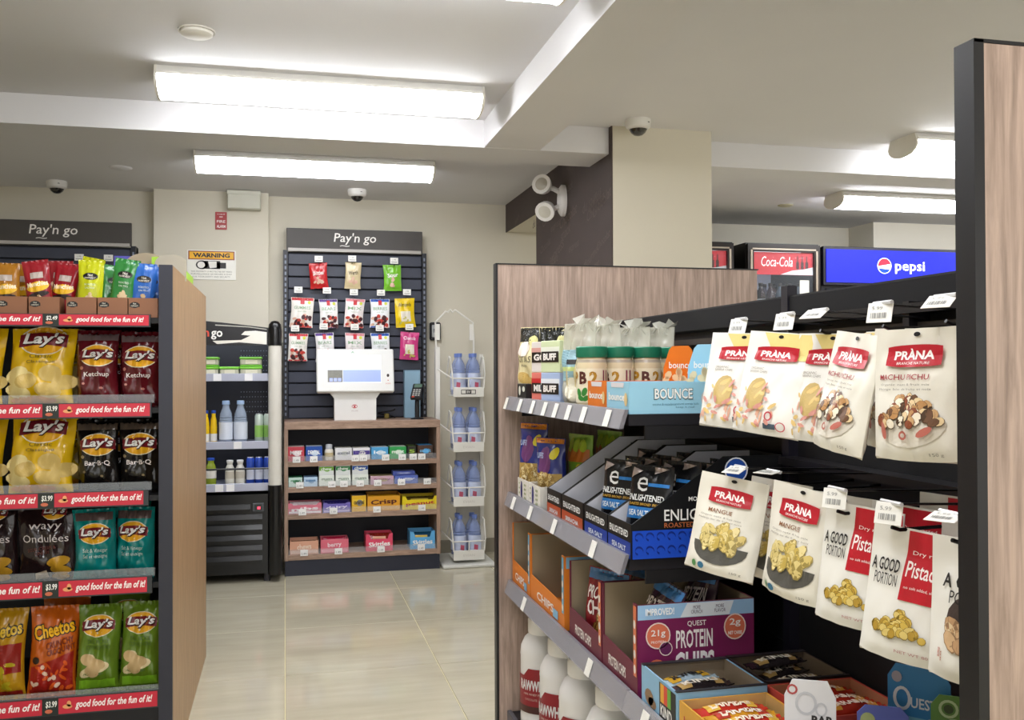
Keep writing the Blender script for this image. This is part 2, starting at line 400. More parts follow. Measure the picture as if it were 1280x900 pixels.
# emergency light with two heads on the brown panel
t=thing('emergency_light','white twin-head emergency light on the brown panel','emergency light',(1.4335,4.78,2.09))
b=MB(); b.lathe([(.062,0),(.062,.018),(.05,.03),(.02,.034)],20); b.v=[(-z,x*.8,y*1.35) for x,y,z in b.v]; b.build('back_plate',mat('#E9E6E2',.45),t)
for s,p,d in((1,(-.115,.0,.075),(-.55,-.75,.1)),(-1,(-.105,-.02,-.055),(-.5,-.7,-.5))):
    d=Vector(d).normalized(); q=d.to_track_quat('Z','Y')
    b=MB(); b.lathe([(.012,-.05),(.03,-.042),(.045,-.01),(.052,.022),(.052,.032),(.046,.032)],18)
    b.v=[tuple(q@Vector(v)+Vector(p)) for v in b.v]; h=b.build('lamp_head',mat('#ECE9E4',.35),t)
    b=MB(); b.lathe([(.045,.026),(.03,.034),(.003,.037)],16); b.v=[tuple(q@Vector(v)+Vector(p)) for v in b.v]; b.build('lens',mat('#B8B2A4',.1,coat=1) if s>0 else mat('#CFCBBE',.15),h)
    MB().tube([(-.02,0,p[2]*.55),(-.06,-.0,p[2]*.8),tuple(Vector(p)-d*.03)],.014,8).build('swivel_arm',mat('#D9D6D2',.4),t)
# grey box, fire sign, warning sign, round column sign
t=thing('alarm_box','pale metal alarm box high on the pilaster','alarm box',(-.24,6.0495,2.185))
MB().bbox(-.098,.098,-.085,0,.0,.105,.006).build('housing',mat('#C9C8B8',.4),t)
MB().bbox(-.1,.1,-.088,-.004,.085,.112,.004).build('lid',mat('#CFCEC0',.4),t)
MB().box(-.085,-.075,-.05,-.04,.111,.117).build('bracket',mat('#A9A69A',.4),t)
def signboard(name,lab,cat,loc,w,h,col,th=.004):
    t=thing(name,lab,cat,loc); MB().bbox(-w/2,w/2,-th,0,0,h,.001).build('plate',mat(col,.4),t); return t,plane_front(-th)
t,pf=signboard('fire_sign','small red fire sign below the alarm box','sign',(-.378,6.049,2.065),.068,.108,'#A82E30')
decal(t,'lettering',[ft('FIRE',0,.05,w=.05,h=.016,bold=.02),ft('ALARM',0,.02,w=.052,h=.018,bold=.03),ft('IN CASE OF',0,.094,w=.045,h=.007),ft('-',0,.078,w=.02,h=.004)],pf,ink('#F3E8E4'))
t,pf=signboard('warning_sign','white and yellow video surveillance warning sign on the pilaster','sign',(-.434,6.049,1.757),.285,.18,'#F0EEE4')
decal(t,'red_band',fr(-.135,.122,.135,.175),pf,ink('#8E3A22'))
decal(t,'yellow_band',fr(-.128,.128,.128,.169),pf,ink('#EDB21C'),2)
decal(t,'lettering',[ft('WARNING',0,.149,w=.215,h=.027,bold=.04)],pf,ink('#15120F'),3)
decal(t,'camera_picture',[fe(-.055,.09,.036,.027),fr(-.05,.066,.05,.115),fr(.03,.07,.085,.105)],pf,ink('#1C1A18'))
decal(t,'camera_lens',[fe(-.06,.09,.022,.02),fp([(-.01,.07),(.03,.075),(.03,.112),(-.02,.112)])],pf,ink('#E8E6DE'),2)
decal(t,'small_print',[ft('THIS PROPERTY IS PROTECTED BY VIDEO',0,.05,w=.24,h=.009),ft('SURVEILLANCE 24 HOURS A DAY',0,.034,w=.24,h=.009),ft('FOR YOUR SAFETY AND SECURITY',0,.018,w=.22,h=.009)],pf,ink('#77736C'))
t=thing('key_box','small dark key box on the wall beside the bottle rack','key box',(.955,6.1495,1.395))
MB().bbox(-.036,.036,-.03,0,0,.118,.008).build('body',mat('#2B2B2E',.4),t)
MB().bbox(-.024,.024,-.034,-.028,.02,.1,.004).build('face',mat('#B9BABB',.35),t)
MB().box(-.012,.012,-.036,-.033,.05,.075).build('dial',mat('#333338',.4),t)
# ================================================================ CHIP RACK (left gondola)
BLACKM=mat('#17171B',.45,var=.1); DARKEDGE=mat('#2A2B36',.4,var=.08)
WOODL=wood('wood_end_panel','#987852','#BE9A70',.42)
WOODF=wood('wood_pink_oak','#8A766A','#BAA294',.45)
CLEAR=mat('#DDE2E6',.08,alpha=.13,var=0)
cr=thing('chip_rack','black double-sided chip rack with a wood-grain end panel and red price rails','shelving',(-.95,3.0,0))
O=(-.95,3.0,0)
MB().box(-.355,-.324,2.985,4.2,0,1.515).build('end_panel',WOODL,cr,O)
MB().box(-.363,-.3245,2.972,2.986,0,1.516).build('edge_strip',DARKEDGE,cr,O)
MB().box(-1.58,-.356,3.5,3.53,.1,1.5).build('back_panel',mat('#121216',.6),cr,O)
MB().box(-1.58,-.356,2.99,4.15,0,.205).build('plinth',mat('#101014',.5),cr,O)
for x in(-1.0,-.375): MB().box(x-.015,x+.015,3.47,3.505,.1,1.52).build('upright',BLACKM,cr,O)
rails=[(1.335,1.366,-.387,'$2.49'),(1.068,1.106,-.384,'$3.99'),(.808,.848,-.392,'$3.99'),(.55,.594,-.382,'$3.99'),(.212,.257,-.363,'$3.99')]
RED=ink('#C8283C',.35)
for k,(z0,z1,xr,pr_) in enumerate(rails):
    s=MB().box(-1.56,-.365,2.992,3.5,z0+.008,z0+.024).build('shelf',mat('#141418',.5),cr,O)
    b=MB().box(-1.56,xr,2.976,2.9915,z0-.004,z1+.002).build('price_rail',mat('#2E3134',.35),cr,O)
    pf=lambda x,z,l: (x-O[0],2.976-EPS*l-O[1],z)
    zc=(z0+z1)/2; h=z1-z0; xt=-.658 if k!=2 else -.67; 
    decal(b,'red_band',fr(-1.55,z0,xt-.022,z1),pf,RED); decal(b,'red_band',fr(xt+.022,z0,xr-(.014 if k in(2,3) else .004),z1),pf,RED)
    for x0,x1 in((xt+.067,xr-.018),(xt-.022-.27,xt-.027)):
        decal(b,'lettering',ft('good food for the fun of it!',(x0+x1)/2,zc,w=x1-x0,h=h*.62,bold=.025,shear=.25),pf,ink('#FFF4F0'),2)
    decal(b,'sun_mark',[fe(xt+.046,zc-h*.05,.013,h*.14),fe(xt+.05,zc+h*.12,.006,h*.2)],pf,ink('#E9A36A'),2)
    decal(b,'price_tag',fr(xt-.021,z0-.002,xt+.021,z1+.001),pf,mat('#1D2420',.4),2)
    decal(b,'price_figures',[ft(pr_,xt+.003,zc+h*.14,w=.03,h=h*.45,bold=.02,shear=.1)],pf,ink('#F4F4EC'),3)
    decal(b,'price_mark',[fe(xt-.004,zc-h*.28,.01,h*.13)],pf,ink('#C96A4A'),3)
    if k in(1,2,3,4):
        MB().box(-1.56,xr+.008,2.981,2.9835,z1+.001,z1+(.026 if k<4 else .018)).build('fence',CLEAR,s,O)
# ---- chip bags
def lays_logo(t,b,cx,cz,w,dark='#6E1420'):
    h=w*.62
    decal(t,'logo_outline',fe(cx,cz,w*.53,h*.56,22,3),b.map,ink('#E9DFC8'),1)
    decal(t,'logo_sun',fe(cx,cz,w*.5,h*.52,22,3),b.map,ink('#E0A51E'),2)
    decal(t,'logo_banner',[([(cx-w*.52+ w*1.04*i/10, cz+ s*h*.24+h*.1*math.sin(i/10*3.14)-h*.02) for s in(-1,1) for i in range(11)],[(i,i+1,i+12,i+11) for i in range(10)])],b.map,ink(dark),3)
    decal(t,'logo_shadow',ft("Lay's",cx+.0015,cz+.001,w=w*.93,h=h*.58,bold=.05,shear=.18),b.map,ink('#2B1210'),4)
    decal(t,'logo_lettering',ft("Lay's",cx,cz+.003,w=w*.9,h=h*.54,bold=.03,shear=.18),b.map,ink('#EDEBE8'),5)
def slices(t,b,cx,cz,w,n,seed,c1='#E3CF8E',c2='#CDB066'):
    r=random.Random(seed); A=[];B=[]
    for i in range(n):
        e=(cx+(r.random()-.5)*w,cz+(r.random()-.5)*w*.4,w*r.uniform(.2,.28),w*r.uniform(.12,.18))
        (A if i%2 else B).append(fe(*e,14,2,r.uniform(-.5,.5)))
    decal(t,'crisp_picture',A,b.map,ink(c1),1); decal(t,'crisp_shade',B,b.map,ink(c2),2)
def chipbag(col,w,h,t_,seed,kind,name='chip_bag'):
    t=thing(name,'','chip bag'); b=Bag(w,h,t_,seed,pinch=.06,seal=.045,wav=1.5)
    b.mb(14,18).build('pouch',foil(col,.24),t)
    if kind=='classic':
        lays_logo(t,b,.0,h*.84,w*.72); decal(t,'flavour_lettering',[ft('Classic',0,h*.64,w=w*.36,h=h*.05),ft('Classique',0,h*.565,w=w*.46,h=h*.05)],b.map,ink('#5B4A10'))
        slices(t,b,0,h*.32,w*.8,7,3)
        decal(t,'orange_swoosh',[fe(-w*.1,h*.09,w*.36,h*.05,16,2)],b.map,ink('#D98A12'))
    elif kind in('ketchup','bbq'):
        lays_logo(t,b,.003,h*.66,w*.82); tx='Ketchup' if kind=='ketchup' else 'Bar\u00b7B\u00b7Q'
        decal(t,'flavour_lettering',ft(tx,0,h*.41,w=w*.62,h=h*.075,bold=.012),b.map,ink('#E8DDDA'))
        decal(t,'clear_top',[fr(-w*.48,h*.86,w*.48,h*.955,8,3)],b.map,foil('#6E5C5E' if kind=='ketchup' else '#54483F',.2))
        decal(t,'flecks',[fe(-w*.36,h*.5,.006,.006,5,1),fe(-w*.33,h*.3,.005,.004,5,1),fe(w*.1,h*.24,.006,.004,5,1)],b.map,ink('#B8796E' if kind=='ketchup' else '#8A7A5A'))
    elif kind=='wavy':
        lays_logo(t,b,.02,h*.93,w*.4); decal(t,'flavour_lettering',[ft('wavy',.0,h*.73,w=w*.56,h=h*.1),ft('Ondul\u00e9es',0,h*.59,w=w*.8,h=h*.1)],b.map,ink('#CFC6C4'))
        decal(t,'small_lettering',[ft('SOUR CREAM &\nONION',-.01,h*.43,w=w*.5,h=h*.1,rot=.12)],b.map,ink('#6B3A34'))
        decal(t,'crisp_picture',[fe(w*.2,h*.28,w*.2,h*.07,14,2,.2),fe(w*.22,h*.17,w*.18,h*.06,14,2,-.1),fe(w*.2,h*.08,w*.15,h*.05,12,2)],b.map,ink('#B98A22'))
        decal(t,'dish_picture',[fp([(-w*.22,h*.13),(-w*.02,h*.17),(0,h*.07),(-w*.22,h*.04)])],b.map,ink('#B9A68E'))
    elif kind=='vinegar':
        lays_logo(t,b,.0,h*.66,w*.74); decal(t,'flavour_lettering',[ft('Salt & Vinegar',0,h*.42,w=w*.6,h=h*.07),ft('Sel et vinaigre',0,h*.34,w=w*.58,h=h*.065)],b.map,ink('#C9DAD4'))
        decal(t,'clear_top',[fr(-w*.44,h*.84,w*.44,h*.95,8,3)],b.map,foil('#5A4A48',.2))
    elif kind=='lime':
        lays_logo(t,b,-.003,h*.77,w*.74); decal(t,'flavour_lettering',[ft('DILL PICKLE',0,h*.6,w=w*.5,h=h*.045),ft('CORNICHONS',0,h*.535,w=w*.56,h=h*.045)],b.map,ink('#3E5A18'))
        slices(t,b,-.002,h*.33,w*.82,7,8,'#D9C79A','#C6A878'); decal(t,'green_band',[fr(-w*.42,h*.07,w*.42,h*.17,8,2)],b.map,ink('#7DB024'))
        decal(t,'pickle_picture',[fe(-w*.1,h*.24,w*.28,h*.02,10,1)],b.map,ink('#4E6A22'))
    elif kind=='cheetos':
        decal(t,'red_base',[fp([(-w*.45,h*.06),(w*.45,h*.06),(w*.45,h*.5),(-w*.45,h*.36)])] if 0 else [([(-w*.45+w*.9*i/8, h*.06+ (h*(.34+.16*i/8)-h*.06)*j/5) for j in range(6) for i in range(9)],fr(0,0,1,1,8,5)[1])],b.map,ink('#9E1E14'),1)
        decal(t,'logo_shadow',ft('Cheetos',0,h*.75,w=w*.9,h=h*.18,bold=.09,rot=.2),b.map,ink('#15110B'),2)
        decal(t,'logo_lettering',ft('Cheetos',0,h*.75,w=w*.84,h=h*.155,bold=.03,rot=.2),b.map,ink('#F2B61C'),3)
        decal(t,'flavour_lettering',[ft('CRUNCHY',.02,h*.6,w=w*.58,h=h*.075,bold=.03,rot=.22),ft('CROQUANT',.025,h*.52,w=w*.58,h=h*.075,bold=.03,rot=.22)],b.map,ink('#7A2A10'),2)
        decal(t,'snack_picture',fpile(0,h*.08,w*.85,h*.3,16,seed,.013,.4,'box'),b.map,ink('#DD5A1C'),2)
        decal(t,'snack_glint',fpile(0,h*.1,w*.8,h*.26,8,seed+1,.009,.6,'box'),b.map,ink('#E9C9B0'),3)
        decal(t,'badge',fe(-w*.34,h*.42,.011,.011,12,1),b.map,ink('#2A2018'),3)
    elif kind=='cheetosy':
        decal(t,'red_base',[fr(-w*.45,h*.3,w*.45,h*.62,8,4),fr(-w*.45,h*.05,w*.45,h*.1,8,1)],b.map,ink('#8E1C14'),1)
        decal(t,'logo_shadow',ft('Cheetos',0,h*.76,w=w*.9,h=h*.17,bold=.09,rot=.15),b.map,ink('#15110B'),2)
        decal(t,'logo_lettering',ft('Cheetos',0,h*.76,w=w*.84,h=h*.145,bold=.03,rot=.15),b.map,ink('#D9B02C'),3)
        decal(t,'snack_picture',fpile(0,h*.12,w*.85,h*.36,16,seed,.015,.45,'box'),b.map,ink('#B9A61C'),2)
    return Kind(t)
KK=dict(classic=chipbag('#D9AE0E',.18,.236,.075,11,'classic'),ketchup=chipbag('#571019',.12,.232,.07,12,'ketchup'),bbq=chipbag('#120F0D',.119,.222,.07,13,'bbq'),
 wavy=chipbag('#231516',.165,.222,.07,14,'wavy'),vinegar=chipbag('#0B7A78',.12,.212,.075,15,'vinegar'),lime=chipbag('#5F7C20',.122,.262,.07,16,'lime'),
 cheetos=chipbag('#C25C16',.135,.264,.065,17,'cheetos'),cheetosy=chipbag('#B98A18',.135,.264,.065,18,'cheetosy'))
rows=[('classic',-.70,3.065,1.092,.03,'yellow classic crisp bag on the second shelf, beside the maroon bags',1),
('classic',-.893,3.07,1.092,-.05,'yellow crisp bag cut by the photo edge on the second shelf',1),
('classic',-.645,3.19,1.092,.1,'yellow crisp bag tucked behind the classic bag, second shelf',1),
('ketchup',-.545,3.06,1.092,.04,'maroon ketchup crisp bag next to the yellow bag, second shelf',1),
('ketchup',-.425,3.06,1.088,-.06,'maroon ketchup crisp bag against the dark panel edge, second shelf',1),
('ketchup',-.50,3.17,1.098,.1,'maroon crisp bag behind the ketchup pair',1),
('classic',-.70,3.065,.832,-.02,'yellow classic crisp bag on the middle shelf, beside the black bags',1),
('classic',-.895,3.08,.832,.06,'yellow crisp bag cut by the photo edge on the middle shelf',1),
('classic',-.63,3.19,.832,.12,'yellow crisp bag tucked behind the classic bag, middle shelf',1),
('bbq',-.545,3.06,.832,.05,'black barbecue crisp bag next to the yellow bag, middle shelf',1),
('bbq',-.427,3.06,.832,-.03,'black barbecue crisp bag against the dark panel edge, middle shelf',1),
('bbq',-.49,3.17,.834,.02,'black crisp bag behind the barbecue pair',1),
('wavy',-.685,3.065,.574,.0,'dark wavy crisp bag beside the teal bags, fourth shelf',1),
('wavy',-.85,3.08,.574,.05,'dark wavy crisp bag cut by the photo edge, fourth shelf',1),
('vinegar',-.555,3.06,.574,.08,'teal salt and vinegar crisp bag next to the dark wavy bag',1),
('vinegar',-.447,3.08,.573,-.25,'teal crisp bag turned askew against the dark panel edge',1),
('vinegar',-.47,3.18,.578,-.05,'teal crisp bag behind the vinegar pair',1),
('cheetos',-.67,3.065,.236,.03,'orange and red cheese snack bag on the lowest shelf',1),
('cheetosy',-.81,3.065,.236,.0,'yellow and red cheese snack bag cut by the photo edge, lowest shelf',1),
('cheetos',-.66,3.18,.25,.1,'orange snack bag behind the front snack bag, lowest shelf',1),
('lime',-.543,3.06,.236,.06,'lime green crisp bag beside the orange snack bag, lowest shelf',1),
('lime',-.423,3.06,.238,-.05,'lime green crisp bag against the dark panel edge, lowest shelf',1),
('lime',-.48,3.18,.25,.03,'lime green crisp bag behind the front lime pair',1)]
for k,x,y,z,rz,lab,s in rows: KK[k].put((x,y,z+.001),rz=rz,rx=R(-5),label=lab,group='crisp bags on the chip rack')
# ---- brown cartons with small snack bags
def carton_open(t,w,d,h,th,m,name='tray'):
    b=MB(); b.box(-w/2,w/2,-d/2,d/2,0,th); b.box(-w/2,w/2,-d/2,-d/2+th,th,h); b.box(-w/2,w/2,d/2-th,d/2,th,h); b.box(-w/2,-w/2+th,-d/2+th,d/2-th,th,h); b.box(w/2-th,w/2,-d/2+th,d/2-th,th,h)
    return b.build(name,m,t)
t=thing('snack_carton','','carton'); carton_open(t,.082,.3,.058,.003,board('#8A5C40'))
pf=plane_front(-.15); decal(t,'label',[fe(-.024,.037,.014,.009,14,1),fr(-.038,.031,-.01,.04)],pf,ink('#14110E')); decal(t,'label_lettering',[ft('Nut',-.024,.041,w=.009,h=.005),ft('HARVEST',-.024,.034,w=.02,h=.004)],pf,ink('#E8E0D0'),2)
CT=Kind(t)
cx=[(-.767,'brown snack carton cut by the photo edge'),(-.68,'brown snack carton holding the red bags'),(-.58,'brown snack carton holding the yellow bags'),(-.494,'brown snack carton holding the green bags'),(-.39+.006,'brown snack carton holding the blue bags')]
for x,lab in cx: CT.put((x if x<-.4 else -.409,3.145,1.36),label=lab,group='brown snack cartons')
def snackbag(col,seed,kind):
    t=thing('snack_bag','','snack bag'); b=Bag(.072,.155,.03,seed,pinch=.05,seal=.05); b.mb(10,12).build('pouch',foil(col,.3),t)
    if kind=='nut':
        decal(t,'label',[fe(0,.105,.022,.011,16,2)],b.map,ink('#15130F')); decal(t,'label_lettering',[ft('Nut',0,.109,w=.014,h=.008),ft('HARVEST',0,.1,w=.032,h=.006)],b.map,ink('#EDE6D6'),2)
        decal(t,'small_lettering',[ft('ROASTED',0,.08,w=.03,h=.006),ft('SALTED',0,.07,w=.028,h=.005)],b.map,ink('#D8E4D0')); decal(t,'nut_picture',fpile(0,.025,.05,.03,9,seed,.008),b.map,ink('#D9BE92'))
    else:
        decal(t,'swoosh',[fe(0,.075,.032,.015,16,2,.1)],b.map,ink('#E9B41C')); decal(t,'logo_lettering',[ft('Munchies',0,.083,w=.058,h=.015,bold=.03,rot=.08)],b.map,ink('#F3E4C4'),2)
        decal(t,'dark_band',[fe(0,.052,.03,.008,12,1,.1)],b.map,ink('#2A1A14')); decal(t,'nut_picture',fpile(0,.022,.05,.025,8,seed,.008),b.map,ink('#D8B488')); decal(t,'grey_panel',[fr(-.018,.1,.018,.118,4,1)],b.map,ink('#B7A9A2'))
    return Kind(t)
SB=dict(gold=snackbag('#A06A1C',31,'m'),red=snackbag('#8E1220',32,'m'),yel=snackbag('#B9BC12',33,'nut'),grn=snackbag('#2E7A38',34,'nut'),blu=snackbag('#2C62B4',35,'nut'))
for k,x,y,z,ry,rz,lab in[('gold',-.795,3.05,1.366,.0,.0,'golden snack bag cut by the photo edge'),('gold',-.755,3.09,1.366,.05,.1,'golden snack bag beside the dark red bags'),
 ('red',-.695,3.04,1.375,-.15,.1,'dark red snack bag leaning askew in its carton'),('red',-.652,3.07,1.37,.12,-.1,'bright red snack bag at the end of its carton'),('red',-.67,3.14,1.385,.0,.0,'red snack bag behind the front red pair, wide top edge showing'),('red',-.665,3.2,1.385,.1,.0,'red snack bag farthest back in the carton'),
 ('yel',-.597,3.11,1.395,.2,-.3,'yellow snack bag tilted, standing tallest in the top row'),('yel',-.568,3.04,1.378,.04,.0,'yellow snack bag upright, front of its carton'),
 ('grn',-.515,3.09,1.37,.1,.5,'green snack bag turned sideways'),('grn',-.478,3.04,1.385,.13,.0,'green snack bag with black label, standing tall'),('grn',-.495,3.15,1.37,-.1,.2,'green snack bag behind the front green pair'),
 ('blu',-.42,3.04,1.372,.06,.05,'light blue snack bag in the end carton'),('blu',-.40,3.11,1.37,-.02,-.1,'deep blue snack bag against the dark panel edge')]:
    SB[k].put((x,y,z),rz=rz,ry=ry,rx=R(-4),label=lab,group='small snack bags on the top shelf')
# ---- round-topped cards standing on top of the rack
def half_disc(t,cx,y,cz,rx,ry,col,name='disc'):
    n=20; MB().prism([(cx+rx*math.cos(math.pi*i/n),cz+ry*math.sin(math.pi*i/n)) for i in range(n+1)]+[(cx-rx,0),(cx+rx,0)],'y',y,y+.003).build(name,mat(col,.5),t)
t=thing('topper_card','purple topper card with a beige round head on the chip rack','card',(-.45,3.36,1.4985),group='round-headed topper cards')
MB().box(-.1,.1,.0,.003,0,.085).build('card',mat('#5450B0',.4),t); half_disc(t,.0,-.006,.05,.068,.046,'#A99A82'); MB().box(-.05,.05,.0035,.08,0,.003).build('foot',mat('#5450B0',.4),t)
t=thing('topper_card','lime green topper card with a grey round head along the wood panel','card',(-.37,3.34,1.5005),group='round-headed topper cards')
MB().box(-.003,0,.0,.8,0,.088).build('card',mat('#A8D63C',.4),t); MB().box(-.06,-.0035,0,.003,0,.08).build('front_flap',mat('#A8D63C',.4),t); half_disc(t,-.0,-.006,.056,.05,.034,'#B4AD9C')
# ================================================================ BACK OF THE SHOP
SLAT=mat('#3B3F4E',.45,var=.08); SLATD=mat('#15161C',.6)
WOODK=wood('wood_kiosk','#8C7260','#B69884',.45,(2,14,14))
def slat_display(X0,X1,zb,lab,nm='slatwall_display'):
    o=(X0,6.12,0); t=thing(nm,lab,'wall display',o)
    MB().box(X0,X1,6.085,6.148,zb,1.945).build('back_board',SLATD,t,o)
    n=int(round((1.935-zb)/.0735)); h=(1.935-zb)/n
    me=MB().bbox(X0+.03,X1-.03,6.06,6.086,.004,h-.004,.003).mesh('slat',o)
    for k in range(n):
        s=obj('slat',me,SLAT,t); s.location=(0,0,zb+k*h)
    for x in(X0,X1-.028):
        u=MB().box(x,x+.028,6.045,6.147,zb,1.95).build('upright',mat('#1C1E26',.4),t,o)
        b=MB()
        for k in range(int((1.93-zb)/.035)): b.box(x+.009,x+.019,6.0444,6.0452,zb+.02+k*.035,zb+.04+k*.035)
        b.build('slots',mat('#7C8496',.4),u,o)
    s=MB().bbox(X0+.02,X1-.025,6.05,6.07,1.952,2.09,.002).build('header_sign',mat('#4A4643',.5,var=.15,scale=6),t,o)
    MB().box(X0+.03,X1-.035,6.044,6.056,1.946,1.965).build('sign_rail',mat('#B9B4AE',.35),s,o)
    c=(X0+X1)/2
    decal(s,'lettering',[ft("Pay'n go",c-.005-o[0],2.03,w=.265,h=.075,bold=.008,shear=.12),ft('~',c-.07-o[0],1.985,w=.06,h=.008)],lambda x,z,l:(x,6.05-o[1]-EPS*l,z),ink('#F2EFE8'))
    return t
slat_display(-.009,.886,.9,'dark slatwall panel with Pay and go header above the wooden counter')
slat_display(-1.77,-.868,1.0,'dark slatwall panel with Pay and go header behind the chip rack')
# ---- price tags on hooks
def hook_tag(x,z,y=6.0,w=.05,lab='',tilt=0):
    t=thing('price_hook',lab,'hook',(x,6.06,z),group='slatwall hooks with price tags')
    MB().tube([(0,.0,-.03),(0,-.06,-.033),(0,-.075,-.028)],.0025,5).build('prong',mat('#22242A',.3,.8),t)
    p=MB().bbox(-w/2,w/2,-.082,-.078,-.02,.018,.001).build('tag',mat('#F1F0EA',.4),t)
    decal(p,'lettering',[ft('1.99',.0,.004,w=.022,h=.01),fr(-.018,-.012,.018,-.008)],plane_front(-.082),ink('#8B8B86'))
    return t
hk=[(.205,1.893),(.41,1.90),(.672,1.892),(.082,1.70),(.255,1.698),(.42,1.69),(.588,1.69),(.752,1.695),(.062,1.462),(.235,1.475),(.425,1.473),(.58,1.467),(.767,1.475)]
nm=['red','cream','lime green','leftmost white fruit','purple-topped white','pink-topped white','blue-topped white','yellow','lower leftmost white fruit','lower purple-topped white','lower pink-topped white','lower blue-topped white','magenta']
for (x,z),n in zip(hk,nm): hook_tag(x,z,lab='slatwall hook and white price tag over the %s candy bag'%n)
for x,z,n in((-1.15,1.87,'first'),(-.99,1.87,'second'),(-.93,1.80,'third')): hook_tag(x-.02,z,lab='slatwall hook and white tag behind the chip rack, %s along'%n)
# ---- candy bags
def candy(col,w,h,seed,kind,txt,tc,c2='#D8C8B0'):
    t=thing('candy_bag','','candy bag'); b=Bag(w,h,.03,seed,pinch=.06,seal=.06); b.mb(10,12).build('pouch',foil(col,.35),t)
    if kind=='plain':
        decal(t,'lettering',[ft(txt,0,h*.6,w=w*.62,h=h*.16,bold=.03,rot=.1)],b.map,ink(tc)); decal(t,'sweets_picture',fpile(0,h*.18,w*.6,h*.3,9,seed,.012),b.map,ink(c2),2)
    elif kind=='fruit':
        decal(t,'top_band',[fr(-w*.47,h*.9,w*.47,h*.99,8,1)],b.map,ink(tc)); decal(t,'tab',[fr(-w*.09,h*.78,w*.09,h*.95,2,2)],b.map,ink('#C8222E'),2)
        decal(t,'lettering',[ft(txt,0,h*.66,w=w*.74,h=h*.11,bold=.01),ft('sour mix',0,h*.54,w=w*.4,h=h*.05)],b.map,ink('#8FAE8A')); 
        for i,(cc,sd) in enumerate(((c2,1),('#C8453A',2),('#4E2A2E',3))): decal(t,'sweets_picture',fpile(-.002+.004*i,h*.06,w*.8,h*.34,9,seed+sd,.014,.8,'box'),b.map,ink(cc),2+i)
        decal(t,'bottom_band',[fr(-w*.46,h*.005,w*.46,h*.05,8,1)],b.map,ink(tc)); decal(t,'burst',fe(w*.3,h*.84,.01,.01,10,1),b.map,ink('#D8DC4A'),2)
    else:
        decal(t,'window',[fr(-w*.22,h*.2,w*.28,h*.55,6,4)],b.map,ink('#E9E2CE')); decal(t,'lettering',[ft(txt,0,h*.78,w=w*.66,h=h*.13,bold=.02)],b.map,ink(tc),2); decal(t,'sweets_picture',fpile(0,h*.1,w*.7,h*.25,10,seed,.008),b.map,ink(c2),2)
    return Kind(t)
CB=[('#C41E22',.112,.16,'plain','Skittles','#F2E4DC',.21,1.79,'red candy bag hanging on the slatwall'),
('#D9C79C',.1,.165,'plain','Werth','#6A5A3A',.415,1.795,'cream candy bag hanging on the slatwall'),
('#78C030',.115,.165,'plain','Sour','#F4F0E8',.665,1.785,'lime green candy bag hanging on the slatwall'),
('#EDE8E0',.14,.185,'fruit','GUMMIES','#C9383E',.1,1.56,'white candy bag with red fruit, middle slatwall row'),
('#EFECEA',.115,.18,'fruit','BEARS','#5B3A8C',.267,1.555,'white candy bag with purple edges, middle slatwall row'),
('#EDE6E4',.122,.18,'fruit','MIX','#D98A92',.42,1.56,'white candy bag with pink edges, middle slatwall row'),
('#EEF0F2',.122,.18,'fruit','BERRIES','#2E5CB8',.583,1.56,'white candy bag with blue edges, middle slatwall row'),
('#E9C814',.128,.185,'win','Almonds','#5A4A10',.748,1.565,'yellow candy bag with a clear window'),
('#EDE8E0',.118,.17,'fruit','GUMMIES','#C9383E',.078,1.345,'white candy bag with red fruit, lower slatwall row'),
('#EFECEA',.115,.18,'fruit','BEARS','#5B3A8C',.245,1.345,'white candy bag with purple edges, partly behind the screen'),
('#EDE6E4',.122,.18,'fruit','MIX','#D98A92',.424,1.345,'white candy bag with pink edges, partly behind the screen'),
('#EEF0F2',.118,.18,'fruit','BERRIES','#2E5CB8',.588,1.345,'white candy bag with blue edges, partly behind the screen'),
('#CF3F82',.12,.175,'win','Chocola','#F4D8E4',.765,1.355,'magenta candy bag with a clear window')]
for i,(c,w_,h,k,tx,tc,x,z,lab) in enumerate(CB):
    candy(c,w_,h,60+i,k,tx,tc,'#E0B8A0' if k!='win' else '#C8C060').put((x,6.005,z-h/2),rz=R((i*37%11)-5),ry=R((i*53%7)-3),label=lab,group='candy bags on the slatwall')
# ================================================================ COUNTER WITH SHELVES
o=(.455,5.88,0)
ks=thing('kiosk_counter','wooden counter with four candy shelves under the payment screen','counter',o)
X0,X1,Y0,Y1=-.004,.915,5.69,6.055
MB().bbox(X0,X1,Y0,Y1,.855,.9,.002).build('counter_top',WOODK,ks,o)
WOODV=wood('wood_kiosk_v','#8C7260','#B69884',.45,(14,14,1.2))
for x in(X0,X1-.022): MB().box(x,x+.022,Y0+.002,Y1,.09,.8545).build('side_panel',WOODV,ks,o)
MB().box(X0+.022,X1-.022,6.03,6.045,.09,.855).build('back_panel',mat('#20232E',.5),ks,o)
MB().box(X0+.004,X1-.004,5.70,6.05,0,.0895).build('plinth',mat('#272A38',.45),ks,o)
SZ=[.668,.518,.36,.122]
for z in SZ:
    s=MB().box(X0+.0225,X1-.0225,Y0+.004,6.03,z-.03,z).build('shelf',WOODK,ks,o)
    MB().box(X0+.024,X1-.024,Y0+.006,Y0+.0085,z+.0003,z+.032).build('fence',CLEAR,s,o)
def KX(px): return (px-355)*.00472-.005
def ktag(px,z,k): 
    t=MB().bbox(KX(px)-.022,KX(px)+.022,Y0-.003,Y0+.0005,z-.002,z+.034,.0008).build('price_tag',mat('#F2F1EE',.4),ks,o)
    decal(t,'lettering',[ft('1.49',KX(px)-o[0],z+.012,w=.026,h=.012)],lambda x,zz,l:(x,Y0-.003-o[1]-EPS*l,zz),ink('#7F7F80'))
